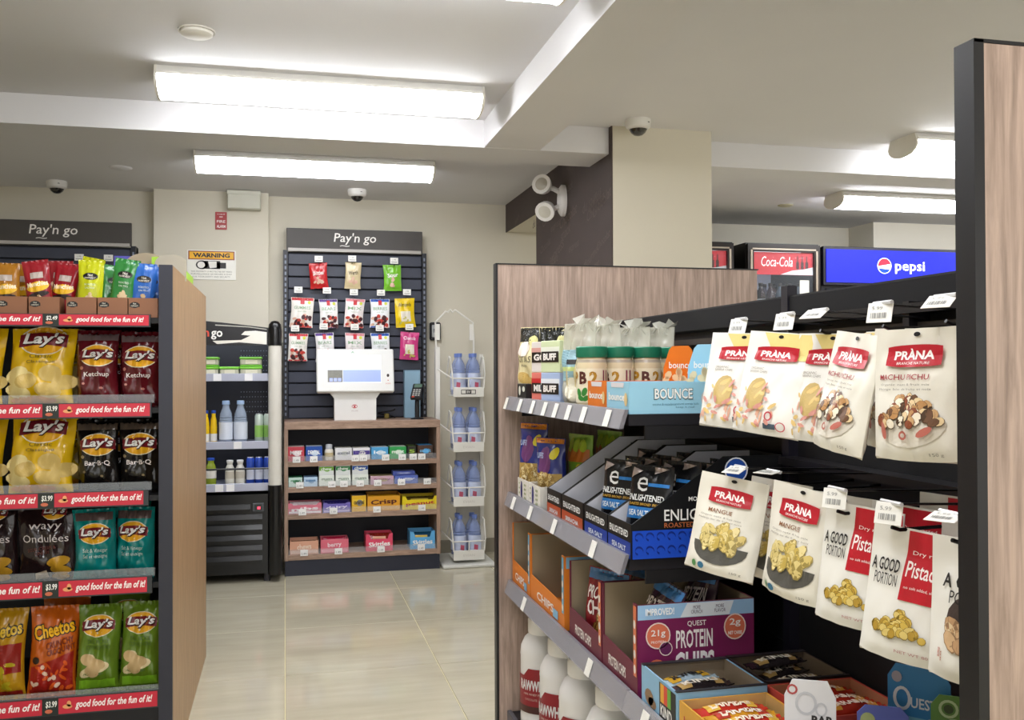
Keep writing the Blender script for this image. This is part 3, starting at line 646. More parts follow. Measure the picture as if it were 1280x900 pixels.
for px,k in((370,0),(391,0),(442,0),(452,0),(480,0),(501,0),(515,0),(526,0),(374,1),(413,1),(428,1),(448,1),(470,1),(500,1),(533,1),(377,2),(415,2),(469,2),(526,2),(379,3),(421,3),(474,3),(525,3)): ktag(px,SZ[k]-.004,k)
def smallbox(px0,px1,z,h,col,top,lab,txt='',tc='#FFFFFF',d=.11,band=None,y=None,name='gum_box',g='boxes on the counter shelves'):
    x0,x1=KX(px0)+.002,KX(px1)-.002; w=x1-x0; t=thing(name,lab,'box',((x0+x1)/2,(y or Y0+.014)+d/2,z+.0006),group=g)
    MB().bbox(-w/2,w/2,-d/2,d/2,0,h,.0015).build('carton',board(col),t)
    pf=plane_front(-d/2)
    decal(t,'top_panel',fr(-w/2+.002,-d/2+.002,w/2-.002,d/2-.002),plane_top(h),ink(top))
    if band: decal(t,'band',fr(-w/2+.001,h*.45,w/2-.001,h*.78),pf,ink(band))
    decal(t,'emblem',fe(w*.05,h*.55,w*.22,h*.2,14,1),pf,ink(top),2)
    if txt: decal(t,'lettering',ft(txt,0,h*.6,w=w*.74,h=min(h*.28,.028),bold=.03),pf,ink(tc),3)
    return t
smallbox(359.5,380,SZ[0],.085,'#C2404E','#E8D8D8','red and white gum box, top counter shelf','MINT','#F6EFEF')
smallbox(381,402,SZ[0],.085,'#1F4FA8','#C8DAF0','deep blue gum box, top counter shelf','DENTAL','#F2F6FA')
smallbox(417,438.5,SZ[0],.072,'#E2E2E4','#D2D4CC','plain white gum box, top counter shelf','excel','#8A8F98')
smallbox(439,461,SZ[0],.07,'#E9E7EA','#D9D8D0','white gum box with purple band, top counter shelf','berry','#6E5A9A',band='#45398C')
smallbox(462,484,SZ[0],.072,'#4FA4D8','#CFE6F4','sky blue gum box, top counter shelf','ice','#EAF6FC')
smallbox(485,507,SZ[0],.073,'#2E9E50','#D8EEDC','bright green gum box, top counter shelf','mint','#EAF8EC')
smallbox(508,519.5,SZ[0],.074,'#22251F','#5A6E2A','small dark gum box with olive top, top counter shelf','5','#9AB84A',d=.12)
smallbox(521,541,SZ[0],.078,'#4A3226','#3F9AD8','brown gum box with blue top, top counter shelf','cobalt','#7AC0EC',d=.12)
t=thing('gum_jar','small white gum jar with a clear lid, top counter shelf','jar',(KX(410),Y0+.05,SZ[0]+.0006)); MB().lathe([(.024,0),(.026,.004),(.026,.055),(.021,.066)],16).build('jar',mat('#E4DFD2',.25),t); MB().lathe([(.019,.066),(.02,.069),(.02,.092),(.012,.095)],14).build('lid',mat('#C9CDD4',.15),t); MB().lathe([(.0264,.02),(.0264,.045)],16,cap=False).build('label',ink('#C9B98E'),t)
smallbox(360,377.5,SZ[1],.055,'#CDE6DC','#2E8A58','pale gum box with green arch, second counter shelf','green','#2E7A4A')
smallbox(378.5,396,SZ[1],.055,'#BCD6EC','#7FA8D0','pale blue gum box, second counter shelf','aqua','#4A78A8')
for a,b,c,n in((397,416.5,'#6EAE2C','lime'),(417.5,437,'#1F8442','green'),(438,459,'#1E50A8','blue')):
    smallbox(a,b,SZ[1],.062,'#E6ECE4','#D8E4D4','white gum box under the %s box, second counter shelf'%n,'gum','#9AA69A')
    smallbox(a,b-.5,SZ[1]+.062,.066,'#DDE2E0',c,'white and %s gum box stacked on a white one, second counter shelf'%n,'chew','#E8F2E8',band=c)
smallbox(461,491,SZ[1],.05,'#C8A4B4','#B8A878','pink and yellow gum box, second counter shelf','fruity','#8A4A70')
smallbox(491.5,522,SZ[1],.048,'#5A70C0','#A8B4D8','blue candy box, second counter shelf','juicy','#E8E8F4')
smallbox(489,518,SZ[1]+.0485,.026,'#3A4A98','#6A7AC0','flat indigo box lying on the blue candy box, second counter shelf','x','#A8B0D8',d=.09)
# trays with bars
def tray(px0,px1,z,hf,hs,col,lab,txt,tc,bars,d=.14,txt2=None,wid=.8,ear=True):
    x0,x1=KX(px0)+.002,KX(px1)-.002; w=x1-x0; t=thing('candy_tray',lab,'candy tray',((x0+x1)/2,Y0+.014+d/2,z+.0006),group='candy trays on the counter shelves'); th=.0025
    b=MB(); b.box(-w/2,w/2,-d/2,d/2,0,th)
    if ear: b.prism([(-w/2,th),(w/2,th),(w/2,hs),(w/2-.02,hs),(w/2-.03,hf),(-w/2+.03,hf),(-w/2+.02,hs),(-w/2,hs)],'y',-d/2,-d/2+th)
    else: b.box(-w/2,w/2,-d/2,-d/2+th,th,hf)
    for s in(-1,1): b.box(min(s*w/2,s*(w/2-th)),max(s*w/2,s*(w/2-th)),-d/2+th,d/2,th,hs)
    b.box(-w/2+th,w/2-th,d/2-th,d/2,th,hs); b.build('tray',board(col),t)
    pf=plane_front(-d/2); decal(t,'lettering',ft(txt,0,hf*.58,w=w*wid,h=hf*.42,bold=.03,rot=.06),pf,ink(tc),2)
    if txt2: decal(t,'band',fr(-w/2+.004,hf*.06,w/2-.004,hf*.3),pf,ink(txt2))
    n=bars[1]; r=random.Random(px0)
    for k in range(n):
        bg=Bag(w-.02,.034,.016,k,pinch=.02,seal=.03); q=thing('candy_bar','','candy bar',((x0+x1)/2+r.uniform(-.004,.004),Y0+.014+.02+k*(d-.035)/max(1,n),z+th+.001+r.uniform(0,.006)+bars[2]),rz=R(r.uniform(-4,4)),rx=R(-25),group='bars in the counter candy trays')
        q['label']='%s bar %s in the %s'%(bars[3],['at the front','second from the front','third from the front','farthest back'][k],lab.split(',')[0])
        bg.mb(8,4).build('wrapper',foil(bars[0],.3),q); decal(q,'stripe',fr(-w*.25,.008,w*.25,.024,4,1),bg.map,ink(bars[4]))
    return t
tray(359.5,401,SZ[2],.05,.062,'#D8788A','pink and white low tray, third counter shelf','nibs','#F8EEF0',('#E2D4D8',3,.02,'white','#C86A80'),txt2='#F0E8EC')
tray(402,436.5,SZ[2],.052,.058,'#7468B8','violet low tray, third counter shelf','dairy','#E4DCF4',('#2A2468',3,.02,'indigo','#8A7AC8'),txt2='#C0B4E0')
smallbox(437.5,456,SZ[2],.095,'#E6B420','#8A8A84','yellow candy carton at the middle, third counter shelf','caramel','#4A3A14',d=.13,band='#F0C838')
tray(457,499,SZ[2],.088,.1,'#DE9C1C','amber tray with crisp lettering, third counter shelf','Crisp','#5A1E12',('#B8851C',2,.05,'amber','#E8E4F0'),txt2='#E0B468',ear=False)
tray(501,547.5,SZ[2],.058,.08,'#E8D016','bright yellow tray with high corners, third counter shelf','peanut','#B8402A',('#5A4A1A',3,.03,'brown','#C8B020'))
t=tray(361.5,397,SZ[3],.078,.078,'#DDA68A','peach tray, bottom counter shelf','chews','#F2DCC8',('#6A4A34',2,.03,'brown','#8A6A48'),ear=False,txt2='#E8C4B0',wid=.5)
tray(399,434,SZ[3],.08,.08,'#DE6C7E','rose tray with crimson sweets, bottom counter shelf','berry','#F4D8DC',('#A01838',3,.045,'crimson','#C84A64'),ear=False,txt2='#E89CA8',wid=.5)
tray(455,489.5,SZ[3],.07,.1,'#E04A68','hot pink tray with high corners, bottom counter shelf','Skittles','#F8F0EE',('#8A2018',3,.05,'dark red','#D89A7A'))
tray(511,543.5,SZ[3],.07,.105,'#62B0E4','sky blue tray with high corners, bottom counter shelf','Skittles','#F4F4EE',('#1A4A68',3,.05,'dark blue','#C8A838'))
# ================================================================ PAYMENT SCREEN
WHITE=mat('#E9E9E6',.35,var=.02)
t=thing('payment_screen','white self-checkout touch screen on a pedestal','screen',(.415,5.83,.9006))
b=MB(); b.prism([(-.125,0),(.125,0),(.125,.13),(.165,.185),(-.165,.185),(-.125,.13)],'y',-.035,.06); b.build('pedestal',WHITE,t)
decal(t,'pedestal_logo',[ft('x',-.005,.082,w=.018,h=.016,bold=.08),fring(-.005,.083,.017,.012,.003,14)],plane_front(-.035),ink('#C83A48')); decal(t,'pedestal_lettering',[ft('WELCOME',-.005,.056,w=.04,h=.008)],plane_front(-.035),ink('#B8A8A8'))
hd=thing('x','','x')
bpy.data.objects.remove(hd)
h=MB().bbox(-.23,.232,-.03,.02,0,.265,.006).build('head',WHITE,t); h.location=(0,-.04,.165); h.rotation_euler=(R(-12),0,0)
pf=plane_front(-.03)
decal(h,'display',fr(-.165,.055,.155,.225),pf,mat('#E4E6F0',.2,emit=.35,var=0))
decal(h,'display_blue',fr(-.075,.06,.152,.135),pf,mat('#8E9EE0',.2,emit=.3,var=0),2)
decal(h,'display_photo',fr(-.165,.06,-.077,.135),pf,mat('#6F6E64',.3,emit=.12,var=.3,scale=60),2)
decal(h,'display_buttons',[fr(-.155,.065,-.135,.085),fr(-.13,.065,-.11,.085),fr(-.105,.065,-.085,.085)],pf,mat('#98A4DC',.2,emit=.3,var=0),3)
decal(h,'camera_dot',[fe(.195,.1,.008,.01,12,1)],pf,ink('#3A2A28')); decal(h,'red_dots',[fe(.195,.07,.004,.004,8,1),ft('scan',.195,.05,w=.03,h=.008)],pf,ink('#D88A80')); decal(h,'green_mark',ft('A',-.015,.245,w=.018,h=.012,bold=.03),pf,ink('#8FBFA0'))
t=thing('card_terminal','black card payment terminal on a slim stand','card terminal',(.79,5.80,.9006))
MB().lathe([(.04,0),(.04,.006),(.014,.012),(.0135,.13),(.01,.14)],14).build('stand',mat('#17171A',.35),t)
h=MB().bbox(-.035,.035,-.012,.014,-.06,.07,.006).build('keypad_body',mat('#1B1C20',.35),t); h.location=(0,-.012,.165); h.rotation_euler=(R(-48),0,R(-20))
pf=plane_front(-.012); decal(h,'terminal_screen',fr(-.024,.03,.024,.06),pf,mat('#5F7A6A',.2)); decal(h,'keys',[fr(-.024+.017*i,-.045+.016*j,-.012+.017*i,-.034+.016*j) for i in range(3) for j in range(4)],pf,mat('#A9AAA6',.4)); decal(h,'red_key',fr(-.024,-.058,-.008,-.048),pf,ink('#C8402C'))
MB().box(.036,.046,-.03,.0,.10,.2).build('side_arm',mat('#222226',.4),t)
t=thing('blue_box','pale blue upright box at the end of the counter','box',(.782,5.99,.9006)); MB().bbox(-.05,.05,-.03,.03,0,.3,.002).build('body',board('#8FB2C8'),t); MB().box(-.049,.049,-.0305,.0305,.292,.3005).build('lid',board('#7FA2BA'),t)
t=thing('power_plug','dark cable coil with plug on the counter behind the screen','cable',(.62,5.95,.9006)); MB().tube([(.05*math.cos(a*.5),.03*math.sin(a*.5),.006+.004*a) for a in range(14)],.005,6).build('cable',mat('#15151A',.4),t); MB().bbox(-.015,.012,-.02,.01,.0,.03,.003).build('plug',mat('#8A7A30',.4),t)
# ================================================================ OPEN COOLER
GB=mat('#09090B',.3,coat=.15)
o=(-.4,5.8,0); fg=thing('open_cooler','black open-front drinks cooler with a silver corner post','cooler',o)
MB().box(-.80,-.03,5.98,6.04,.04,1.45).build('back_panel',mat('#23242E',.4),fg,o)
b=MB(); r=random.Random(2)
for i in range(20):
    for j in range(9):
        for (za,zb) in((1.2,1.34),(.95,1.14)):
            if j<5: x=-.26+i*.0165; z=za+j*.03; b.box(x,x+.005,5.9775,5.9795,z,z+.005) if x<-.045 else None
b.build('vent_holes',mat('#9AA0B4',.4),fg,o)
MB().box(-.045,-.02,5.60,6.035,.04,1.42).build('side_wall',mat('#1A1A20',.3),fg,o)
MB().box(-.82,-.795,5.60,6.035,.04,1.42).build('side_wall',mat('#1A1A20',.3),fg,o)
for x in(-.055,-.785):
    MB().lathe([(.036,.04),(.04,.06),(.04,.55)],18,(x,5.585,0)).build('post_base',GB,fg,o)
    MB().lathe([(.037,.55),(.037,1.344)],18,(x,5.585,0)).build('corner_post',mat('#DCD8CE',.35),fg,o)
    MB().lathe([(.039,1.344),(.039,1.43),(.034,1.465),(.02,1.482),(.004,1.486)],18,(x,5.585,0)).build('post_cap',GB,fg,o)
b=MB(); n=8
b.prism([(-.76,1.346),(-.085,1.346),(-.085,1.445)]+[(-.085-.675*i/n,1.445+.05*math.sin(math.pi/2*i/n)) for i in range(1,n+1)],'y',5.575,5.62); hd=b.build('header',mat('#1F1E20',.3),fg,o)
pf=lambda x,z,l:(x-o[0],5.575-EPS*l-o[1],z)
decal(hd,'lettering',[ft('ma',-.50,1.412,w=.1,h=.036,bold=.02)],pf,ink('#C8402C')); decal(hd,'white_lettering',[ft('go',-.372,1.402,w=.062,h=.05,bold=.02)],pf,ink('#F2F0EC'))
decal(hd,'orange_n',[ft('n',-.428,1.411,w=.03,h=.034,bold=.02)],pf,ink('#D8503C'),2)
decal(hd,'white_splash',[fp([(-.37,1.352),(-.25,1.362),(-.1,1.35),(-.1,1.42),(-.16,1.428),(-.22,1.425),(-.24,1.405),(-.19,1.4),(-.24,1.375),(-.395,1.37)])],pf,ink('#E9E5DA'))
decal(hd,'silver_line',[fp([(-.38,1.462),(-.2,1.452),(-.1,1.438),(-.1,1.434),(-.2,1.447),(-.38,1.456)])],pf,ink('#B8B4AA'))
MB().box(-.78,-.06,5.62,6.0,1.38,1.445).build('roof',mat('#15151A',.4),fg,o)
CZ=[1.17,.785,.545]
for k,z in enumerate(CZ):
    s=MB().box(-.79,-.046,5.61,5.975,z-.012,z).build('shelf',mat('#9FA3B4',.35),fg,o)
    MB().bbox(-.78,-.092,5.59,5.609,z-.028,z+.016,.002).build('price_rail',mat('#B4B7C8',.25),s,o)
    for x in((-.37,-.2) if k==0 else (-.26,) if k==1 else (-.36,-.3)): MB().box(x-.022,x+.022,5.5885,5.5899,z-.026,z+.014).build('price_tag',mat('#F0F0F2',.4),s,o)
MB().tube([(-.78,5.585,.645),(-.09,5.585,.645)],.006,6).build('guard_rail',mat('#14141A',.3),fg,o)
MB().box(-.79,-.095,5.58,6.0,.05,.5).build('lower_panel',GB,fg,o)
for k in range(6):
    z=.40-k*.058
    b=MB(); b.prism([(5.568,z),(5.581,z+.012),(5.581,z+.045),(5.574,z+.045),(5.566,z+.018)],'x',-.76,-.19 if k==0 else -.125); b.build('louvre',GB,fg,o)
MB().bbox(-.18,-.115,5.5745,5.582,.40,.45,.003).build('display_frame',mat('#4A4E50',.3),fg,o); MB().box(-.168,-.128,5.5735,5.5748,.408,.442).build('display_panel',mat('#20262A',.1),fg,o); MB().box(-.152,-.136,5.5725,5.5737,.415,.43).build('red_digit',mat('#E83A50',.3,emit=1.5),fg,o)
MB().lathe([(.018,0),(.018,.05)],12,(-.10,5.62,0)).build('foot',mat('#3A3A40',.4),fg,o); MB().lathe([(.018,0),(.018,.05)],12,(-.74,5.62,0)).build('foot',mat('#3A3A40',.4),fg,o)
MB().box(-.77,-.07,5.615,5.63,1.35,1.372).build('light_strip',mat('#E8F0FF',.4,emit=9,var=0),fg,o)
for z in CZ[:2]: MB().box(-.77,-.1,5.612,5.624,z-.0195,z-.0125).build('light_strip',mat('#E4ECFF',.4,emit=5,var=0),fg,o)
# ---- cooler contents
def FX(px): return -.436+(px-256)*.00434
PLA=mat('#C4D4EA',.06,alpha=.38,var=.1,scale=40)
def bottle(cat,h,r,body,cap,lab,loc,labelc=None,group=None,neck=.35,name='bottle',lz=(.28,.55),ribs=True):
    t=thing(name,lab,cat,loc,group=group)
    pr=[(r*.82,0),(r,h*.03),(r*.93,h*.05),(r,h*.075),(r*.95,h*.095),(r,h*.12),(r,h*.52),(r*.92,h*.54),(r*.99,h*.565),(r*.9,h*.59),(r*.96,h*.62),(r*.87,h*.65),(r*.9,h*.68),(r*.72,h*.76),(r*.55,h*.82),(r*neck,h*.87),(r*neck,h*.93)]
    MB().lathe(pr,14).build('body',body,t)
    MB().lathe([(r*neck*1.12,h*.91),(r*neck*1.15,h*.915),(r*neck*1.12,h*.995),(r*neck*.9,h)],12).build('cap',cap,t)
    if labelc: MB().lathe([(r*1.012,h*lz[0]),(r*1.012,h*lz[1])],14,cap=False).build('label',labelc,t)
    return t
def can(loc,lab,r,h,col,band,group):
    t=thing('can',lab,'can',loc,group=group); MB().lathe([(r*.8,0),(r,.008),(r,h*.9),(r*.82,h*.97)],16).build('body',mat(col,.25,.3),t); MB().lathe([(r*.8,h*.965),(r*.84,h*.985),(r*.8,h)],16).build('rim',mat('#C9CCD2',.25,.8),t); MB().lathe([(r*1.01,h*.2),(r*1.01,h*.6)],16,cap=False).build('print',ink(band),t)
def tub(x,y,z,w,d,h,lab):
    t=thing('dip_tub',lab,'food tub',(x,y,z),group='green-lidded tubs in the cooler')
    MB().bbox(-w/2,w/2,-d/2,d/2,.006,h-.012,.006).build('tub',mat('#B9B8A0',.3,var=.25,scale=40),t); MB().bbox(-w/2-.003,w/2+.003,-d/2-.003,d/2+.003,h-.014,h,.004).build('lid',mat('#7CC83C',.35),t); MB().bbox(-w/2-.001,w/2+.001,-d/2-.001,d/2+.001,0,.008,.003).build('base',mat('#6EBC34',.35),t)
    decal(t,'label',fr(-w*.25,.014,w*.3,h-.018),plane_front(-d/2),ink('#DCD8C0'))
for px,y,n,nm_ in((262,5.68,2,'first'),(285.5,5.68,1,'single'),(313,5.68,2,'widest')):
    for k in range(n): tub(FX(px),y,CZ[0]+.0006+k*.056,.085 if n==2 and px<300 else .105 if px<300 else .12,.1,.054,'green-lidded tub, %s of the %s stack in the cooler'%(['bottom','top'][k],nm_) if n>1 else 'green-lidded tub standing alone between two stacks')
for k in range(1): tub(FX(285.5),5.68,CZ[0]+.0606,.0,.0,.0,'') if 0 else None
BL=mat('#2B4FA8',.35); 
for i,px in enumerate((258,267.5)): bottle('bottle',.19,.0195,mat('#E0B81E',.15,var=.1),BL,'yellow juice bottle with blue cap, %s'%['beside the wood panel','beside the large water bottle'][i],(FX(px)-.01,5.66+.012*i,CZ[1]+.0006),ink('#E4E2DC'),'yellow juice bottles in the cooler',neck=.6,name='juice_bottle',lz=(.08,.3))
for i,px in enumerate((281,299.5)): bottle('bottle',.245,.0385,PLA,mat('#A9C4E6',.4),'large clear water bottle with pale cap, %s'%['beside the yellow juice','beside the gap before the cans'][i],(FX(px),5.66,CZ[1]+.0006),ink('#D8DEEA'),'large water bottles in the cooler',neck=.48,name='water_bottle',lz=(.1,.5))
for i,px in enumerate((323,334.5)): can((FX(px),5.66,CZ[1]+.0006),'tall white and green can, %s'%['beside the open gap','beside the silver post'][i],.0245,.17,'#C9D8CC','#8FC060','tall cans in the cooler')
bottle('bottle',.16,.03,mat('#8A9A2A',.2),BL,'olive juice bottle with dark blue cap on the low cooler shelf',(FX(262),5.66,CZ[2]+.0006),ink('#E8E4D8'),name='juice_bottle',neck=.6)
for i,px in enumerate((286,299)): bottle('bottle',.145,.0265,mat('#DDD9CC',.3),mat('#EDEBE4',.4),'small white yogurt drink bottle, %s'%['beside the olive juice','beside the blue cans'][i],(FX(px),5.655,CZ[2]+.0006),ink('#C9C2B0'),'small white drink bottles',neck=.62,name='drink_bottle')
for i,px in enumerate((312,323,334)): can((FX(px),5.66,CZ[2]+.0006),'slim blue and silver can, %s of three'%['first','middle','last'][i],.0235,.16,'#2F4FB0','#C9CEDC','slim blue cans in the cooler')
# ================================================================ WATER RACK
WW=mat('#E8E6DE',.4,var=.03)
o=(1.07,5.85,0); rk=thing('bottle_rack','tall white wire rack with four baskets of water bottles','rack',o)
MB().bbox(.925,1.255,5.655,6.06,0,.022,.006).build('base',mat('#D9D9D2',.3),rk,o)
MB().box(.918,.945,5.88,5.93,.022,1.345).build('upright',WW,rk,o); MB().box(1.2,1.222,5.88,5.93,.022,1.30).build('upright',WW,rk,o)
MB().tube([(.925,5.9,1.34),(.92,5.9,1.43),(.92,5.9,1.50),(.985,5.9,1.57),(1.0,5.9,1.565),(1.015,5.9,1.582),(1.03,5.9,1.565),(1.045,5.9,1.58),(1.06,5.9,1.57),(1.16,5.9,1.50),(1.165,5.9,1.40),(1.165,5.9,1.30)],.006,6).build('header_wire',WW,rk,o)
for x in(.935,1.15): MB().box(x-.012,x+.012,5.893,5.907,1.39,1.49).build('sign_clip',WW,rk,o)
MB().box(1.05,1.2,5.9,5.915,.03,1.3).build('back_plate',mat('#CFCDC4',.5),rk,o)
BZ=[1.035,.70,.367,.04]
for k,z in enumerate(BZ):
    x0,x1=.998,1.188
    bk=MB().bbox(x0,x1,5.70,5.71,z,z+.06,.002).build('basket_front',WW,rk,o)
    MB().box(x0,x1,5.711,5.895,z+.006,z+.012).build('basket_floor',WW,rk,o)
    b=MB()
    b.tube([(x0,5.7,z+.055),(x0-.006,5.70,z+.13),(x0-.012,5.72,z+.24),(x0-.012,5.78,z+.25),(x0-.01,5.89,z+.12)],.0045,6)
    b.tube([(x1,5.7,z+.055),(x1+.006,5.70,z+.13),(x1+.004,5.72,z+.24),(x1+.004,5.78,z+.25),(x1+.004,5.89,z+.12)],.0045,6)
    b.tube([(x0-.006,5.7,z+.115),(x1+.006,5.7,z+.115)],.0045,6); b.tube([((x0+x1)/2,5.7,z+.05),((x0+x1)/2,5.7,z+.115)],.0045,6)
    b.tube([(x0-.006,5.7,z+.115),(.935,5.88,z+.17)],.004,6)
    b.build('basket_wire',WW,bk,o)
    if k==0:
        decal(bk,'emblem',[fr(1.046-o[0],z+.018,1.138-o[0],z+.046)],lambda x,zz,l:(x,5.70-o[1]-EPS*l,zz),ink('#4A4846')); decal(bk,'emblem_lettering',[fr(1.05-o[0],z+.022,1.075-o[0],z+.042),fr(1.11-o[0],z+.022,1.133-o[0],z+.042),ft('SV',1.092-o[0],z+.032,w=.022,h=.014,bold=.03)],lambda x,zz,l:(x,5.70-o[1]-EPS*l,zz),ink('#E0DED6'),2)
    else: decal(bk,'embossing',[ft('EVIAN',1.093-o[0],z+.03,w=.07,h=.014)],lambda x,zz,l:(x,5.70-o[1]-EPS*l,zz),ink('#D2D0C8'))
PB=mat('#9DB0E0',.06,alpha=.45,var=.2,scale=30)
bt=Kind(bottle('bottle',.256,.041,PB,mat('#6E86CC',.35),'',(0,0,0),mat('#C9D2EA',.3,var=.12,scale=60),None,neck=.36,name='water_bottle',lz=(.12,.52)))
decal(bt.root,'emblem',[fp([(-.012,.05),(.012,.045),(.014,.075),(-.01,.08)])],lambda x,z,l:(x,-.0425,z),ink('#C05A74'))
for k,z in enumerate(BZ):
    for i in range(2):
        for j in range(2):
            bt.put((1.046+i*.092,5.757+j*.09,z+.0128),rz=R((k*50+i*30+j*77)%40-20),label='clear blue water bottle, %s %s, in the %s rack basket'%(['front','rear'][j],['beside the counter','away from the counter'][i],['top','second','third','bottom'][k]),group='water bottles in the wire rack')
# ================================================================ SNACK GONDOLA (right)
o=(1.05,1.8,0); gd=thing('snack_gondola','tall black gondola with wood-grain end panels, shelves and hook bars','shelving',o)
EDGE=mat('#1B1A1C',.4); GBK=mat('#131215',.55,var=.15); RAILG=mat('#7C7A80',.3); TAGW=mat('#F0EEE8',.4)
XF=.653
p=MB().box(.628,1.49,2.802,2.83,0,1.52).build('end_panel',WOODF,gd,o); MB().box(.621,.6278,2.80,2.832,0,1.523).build('edge_band',EDGE,p,o); MB().box(.622,1.495,2.80,2.832,1.5205,1.524).build('top_band',EDGE,p,o)
p=MB().box(.667,1.49,.793,.82,0,1.519).build('end_panel',WOODF,gd,o); MB().box(.655,.6668,.7925,.8205,0,1.5225).build('edge_band',EDGE,p,o); MB().box(.656,1.495,.7925,.8205,1.5195,1.523).build('top_band',EDGE,p,o)
MB().box(1.03,1.05,.821,2.80,.1,1.31).build('back_panel',GBK,gd,o)
for k,z in enumerate((.36,.62,.88,1.14)): MB().box(1.0275,1.0298,.822,2.799,z,z+.004).build('panel_joint',mat('#08080A',.6),gd,o)
MB().bbox(1.012,1.068,.822,2.80,1.295,1.352,.004).build('top_cap',mat('#0E0C0D',.9),gd,o)
MB().box(1.006,1.03,.822,2.799,1.262,1.276).build('cap_lip',mat('#3A3432',.35),gd,o)
for y in(1.78,): MB().box(1.008,1.03,y-.013,y+.013,.1,1.372).build('upright',mat('#1C1A24',.4),gd,o)
MB().box(.67,1.45,.825,2.798,0,.1).build('plinth',mat('#141417',.5),gd,o)
SH=[(1.110,1.78,2.798),(.822,1.78,2.798),(.557,.825,2.798),(.168,.825,2.798)]
tg=[[2.778,2.609,2.468,2.347,2.245,2.137,2.021,1.86],[2.691,2.498,2.263,1.958],[2.572,1.99,1.66,1.4],[]]
for k,(z,y0,y1) in enumerate(SH):
    s=MB().box(XF+.012,1.03,y0,y1,z-.022,z).build('shelf',mat('#1E1D22',.45),gd,o)
    if k<3:
        for ya,yb,m_ in(((1.78,2.796,RAILG),) if k<2 else ((1.775,2.796,RAILG),(.83,1.772,mat('#8E8E90',.2)))):
            b=MB(); b.prism([(XF+.012,z+.010),(XF+.0045,z+.010),(XF-.008,z-.028),(XF+.0,z-.028)],'y',ya,yb); r_=b.build('price_rail',m_,gd,o)
            MB().prism([(XF+.0035,z+.0105),(XF+.002,z+.0105),(XF-.0105,z-.0285),(XF-.009,z-.0285)],'y',ya,yb).build('clear_cover',mat('#C9C7CE',.06,alpha=.25,var=0),r_,o)
            for y in tg[k]:
                if ya<y<yb:
                    b=MB(); b.prism([(XF-.0002,z+.007),(XF-.0012,z+.007),(XF-.0122,z-.027),(XF-.0112,z-.027)],'y',y-.016,y+.016); b.build('price_tag',TAGW,r_,o)
    else: MB().bbox(XF-.002,XF+.0118,y0,2.796,z-.03,z+.006,.002).build('price_rail',mat('#55555C',.35),gd,o)
    for y in((y0+.004,y1-.004) if k<3 else ()): MB().box(.70,1.03,y-.003,y+.003,z-.05,z-.0225).build('bracket',GBK,gd,o)
MB().box(.985,1.006,.825,1.768,1.29,1.306).build('hook_bar',mat('#191619',.35),gd,o); MB().box(.985,1.029,.825,1.768,1.005,1.02).build('hook_bar',mat('#191619',.35),gd,o)
for y in(1.36,1.06): MB().box(.99,1.03,y-.008,y+.008,1.22,1.31).build('bar_hanger',mat('#191619',.35),gd,o)
# ---- hooks with price holders
def ghook(y,z,X,lab,ty=0,tilt=0):
    t=thing('display_hook',lab,'hook',(1.004,y,z),group='gondola hooks with price holders'); L=1.004-X
    MB().tube([(-.002,0,0),(-L*.95,0,-.006),(-L,0,-.002)],.0028,6).build('prong',mat('#1A181A',.3,.6),t)
    MB().tube([(-.002,0,.02),(-L,0,.028)],.0018,5).build('tag_wire',mat('#2A282A',.3,.6),t)
    MB().tube([(-L,-.021,.03),(-L,.021,.03)],.003,6).build('clip',mat('#D8D8DA',.2),t)
    h=MB().bbox(-.0012,.0,-.019,.019,-.029,0,.0004).build('price_tag',TAGW,t); h.location=(-L-.002,0,.03); h.rotation_euler=(0,R(tilt),R(25))
    decal(h,'barcode',[fr(-.013+.0025*i,-.023,-.012+.0025*i+(i%3)*.0005,-.015) for i in range(10)]+[ft('5.99',-.004,-.008,w=.016,h=.005)],plane_left(-.0012),ink('#9A9A98'))
    return t
for y,z,X,ti,n in((1.595,1.262,.815,20,'first white pouch by the blue box'),(1.43,1.262,.815,18,'second white and yellow pouch'),(1.33,1.262,.815,60,'third white and yellow pouch'),(1.17,1.262,.815,15,'bowl pouch beside the upright'),(1.04,1.262,.815,55,'bowl pouch near the panel edge'),
  (1.53,.998,.78,70,'dried fruit pouch beside the black carton'),(1.45,.998,.80,85,'gap between dried fruit pouches'),(1.215,.998,.77,12,'first pistachio pouch'),(1.09,.995,.77,14,'second pistachio pouch'),(.975,.998,.77,75,'cashew pouch at the panel edge')):
    ghook(y,z,X,'hook and price holder over the '+n,tilt=ti)
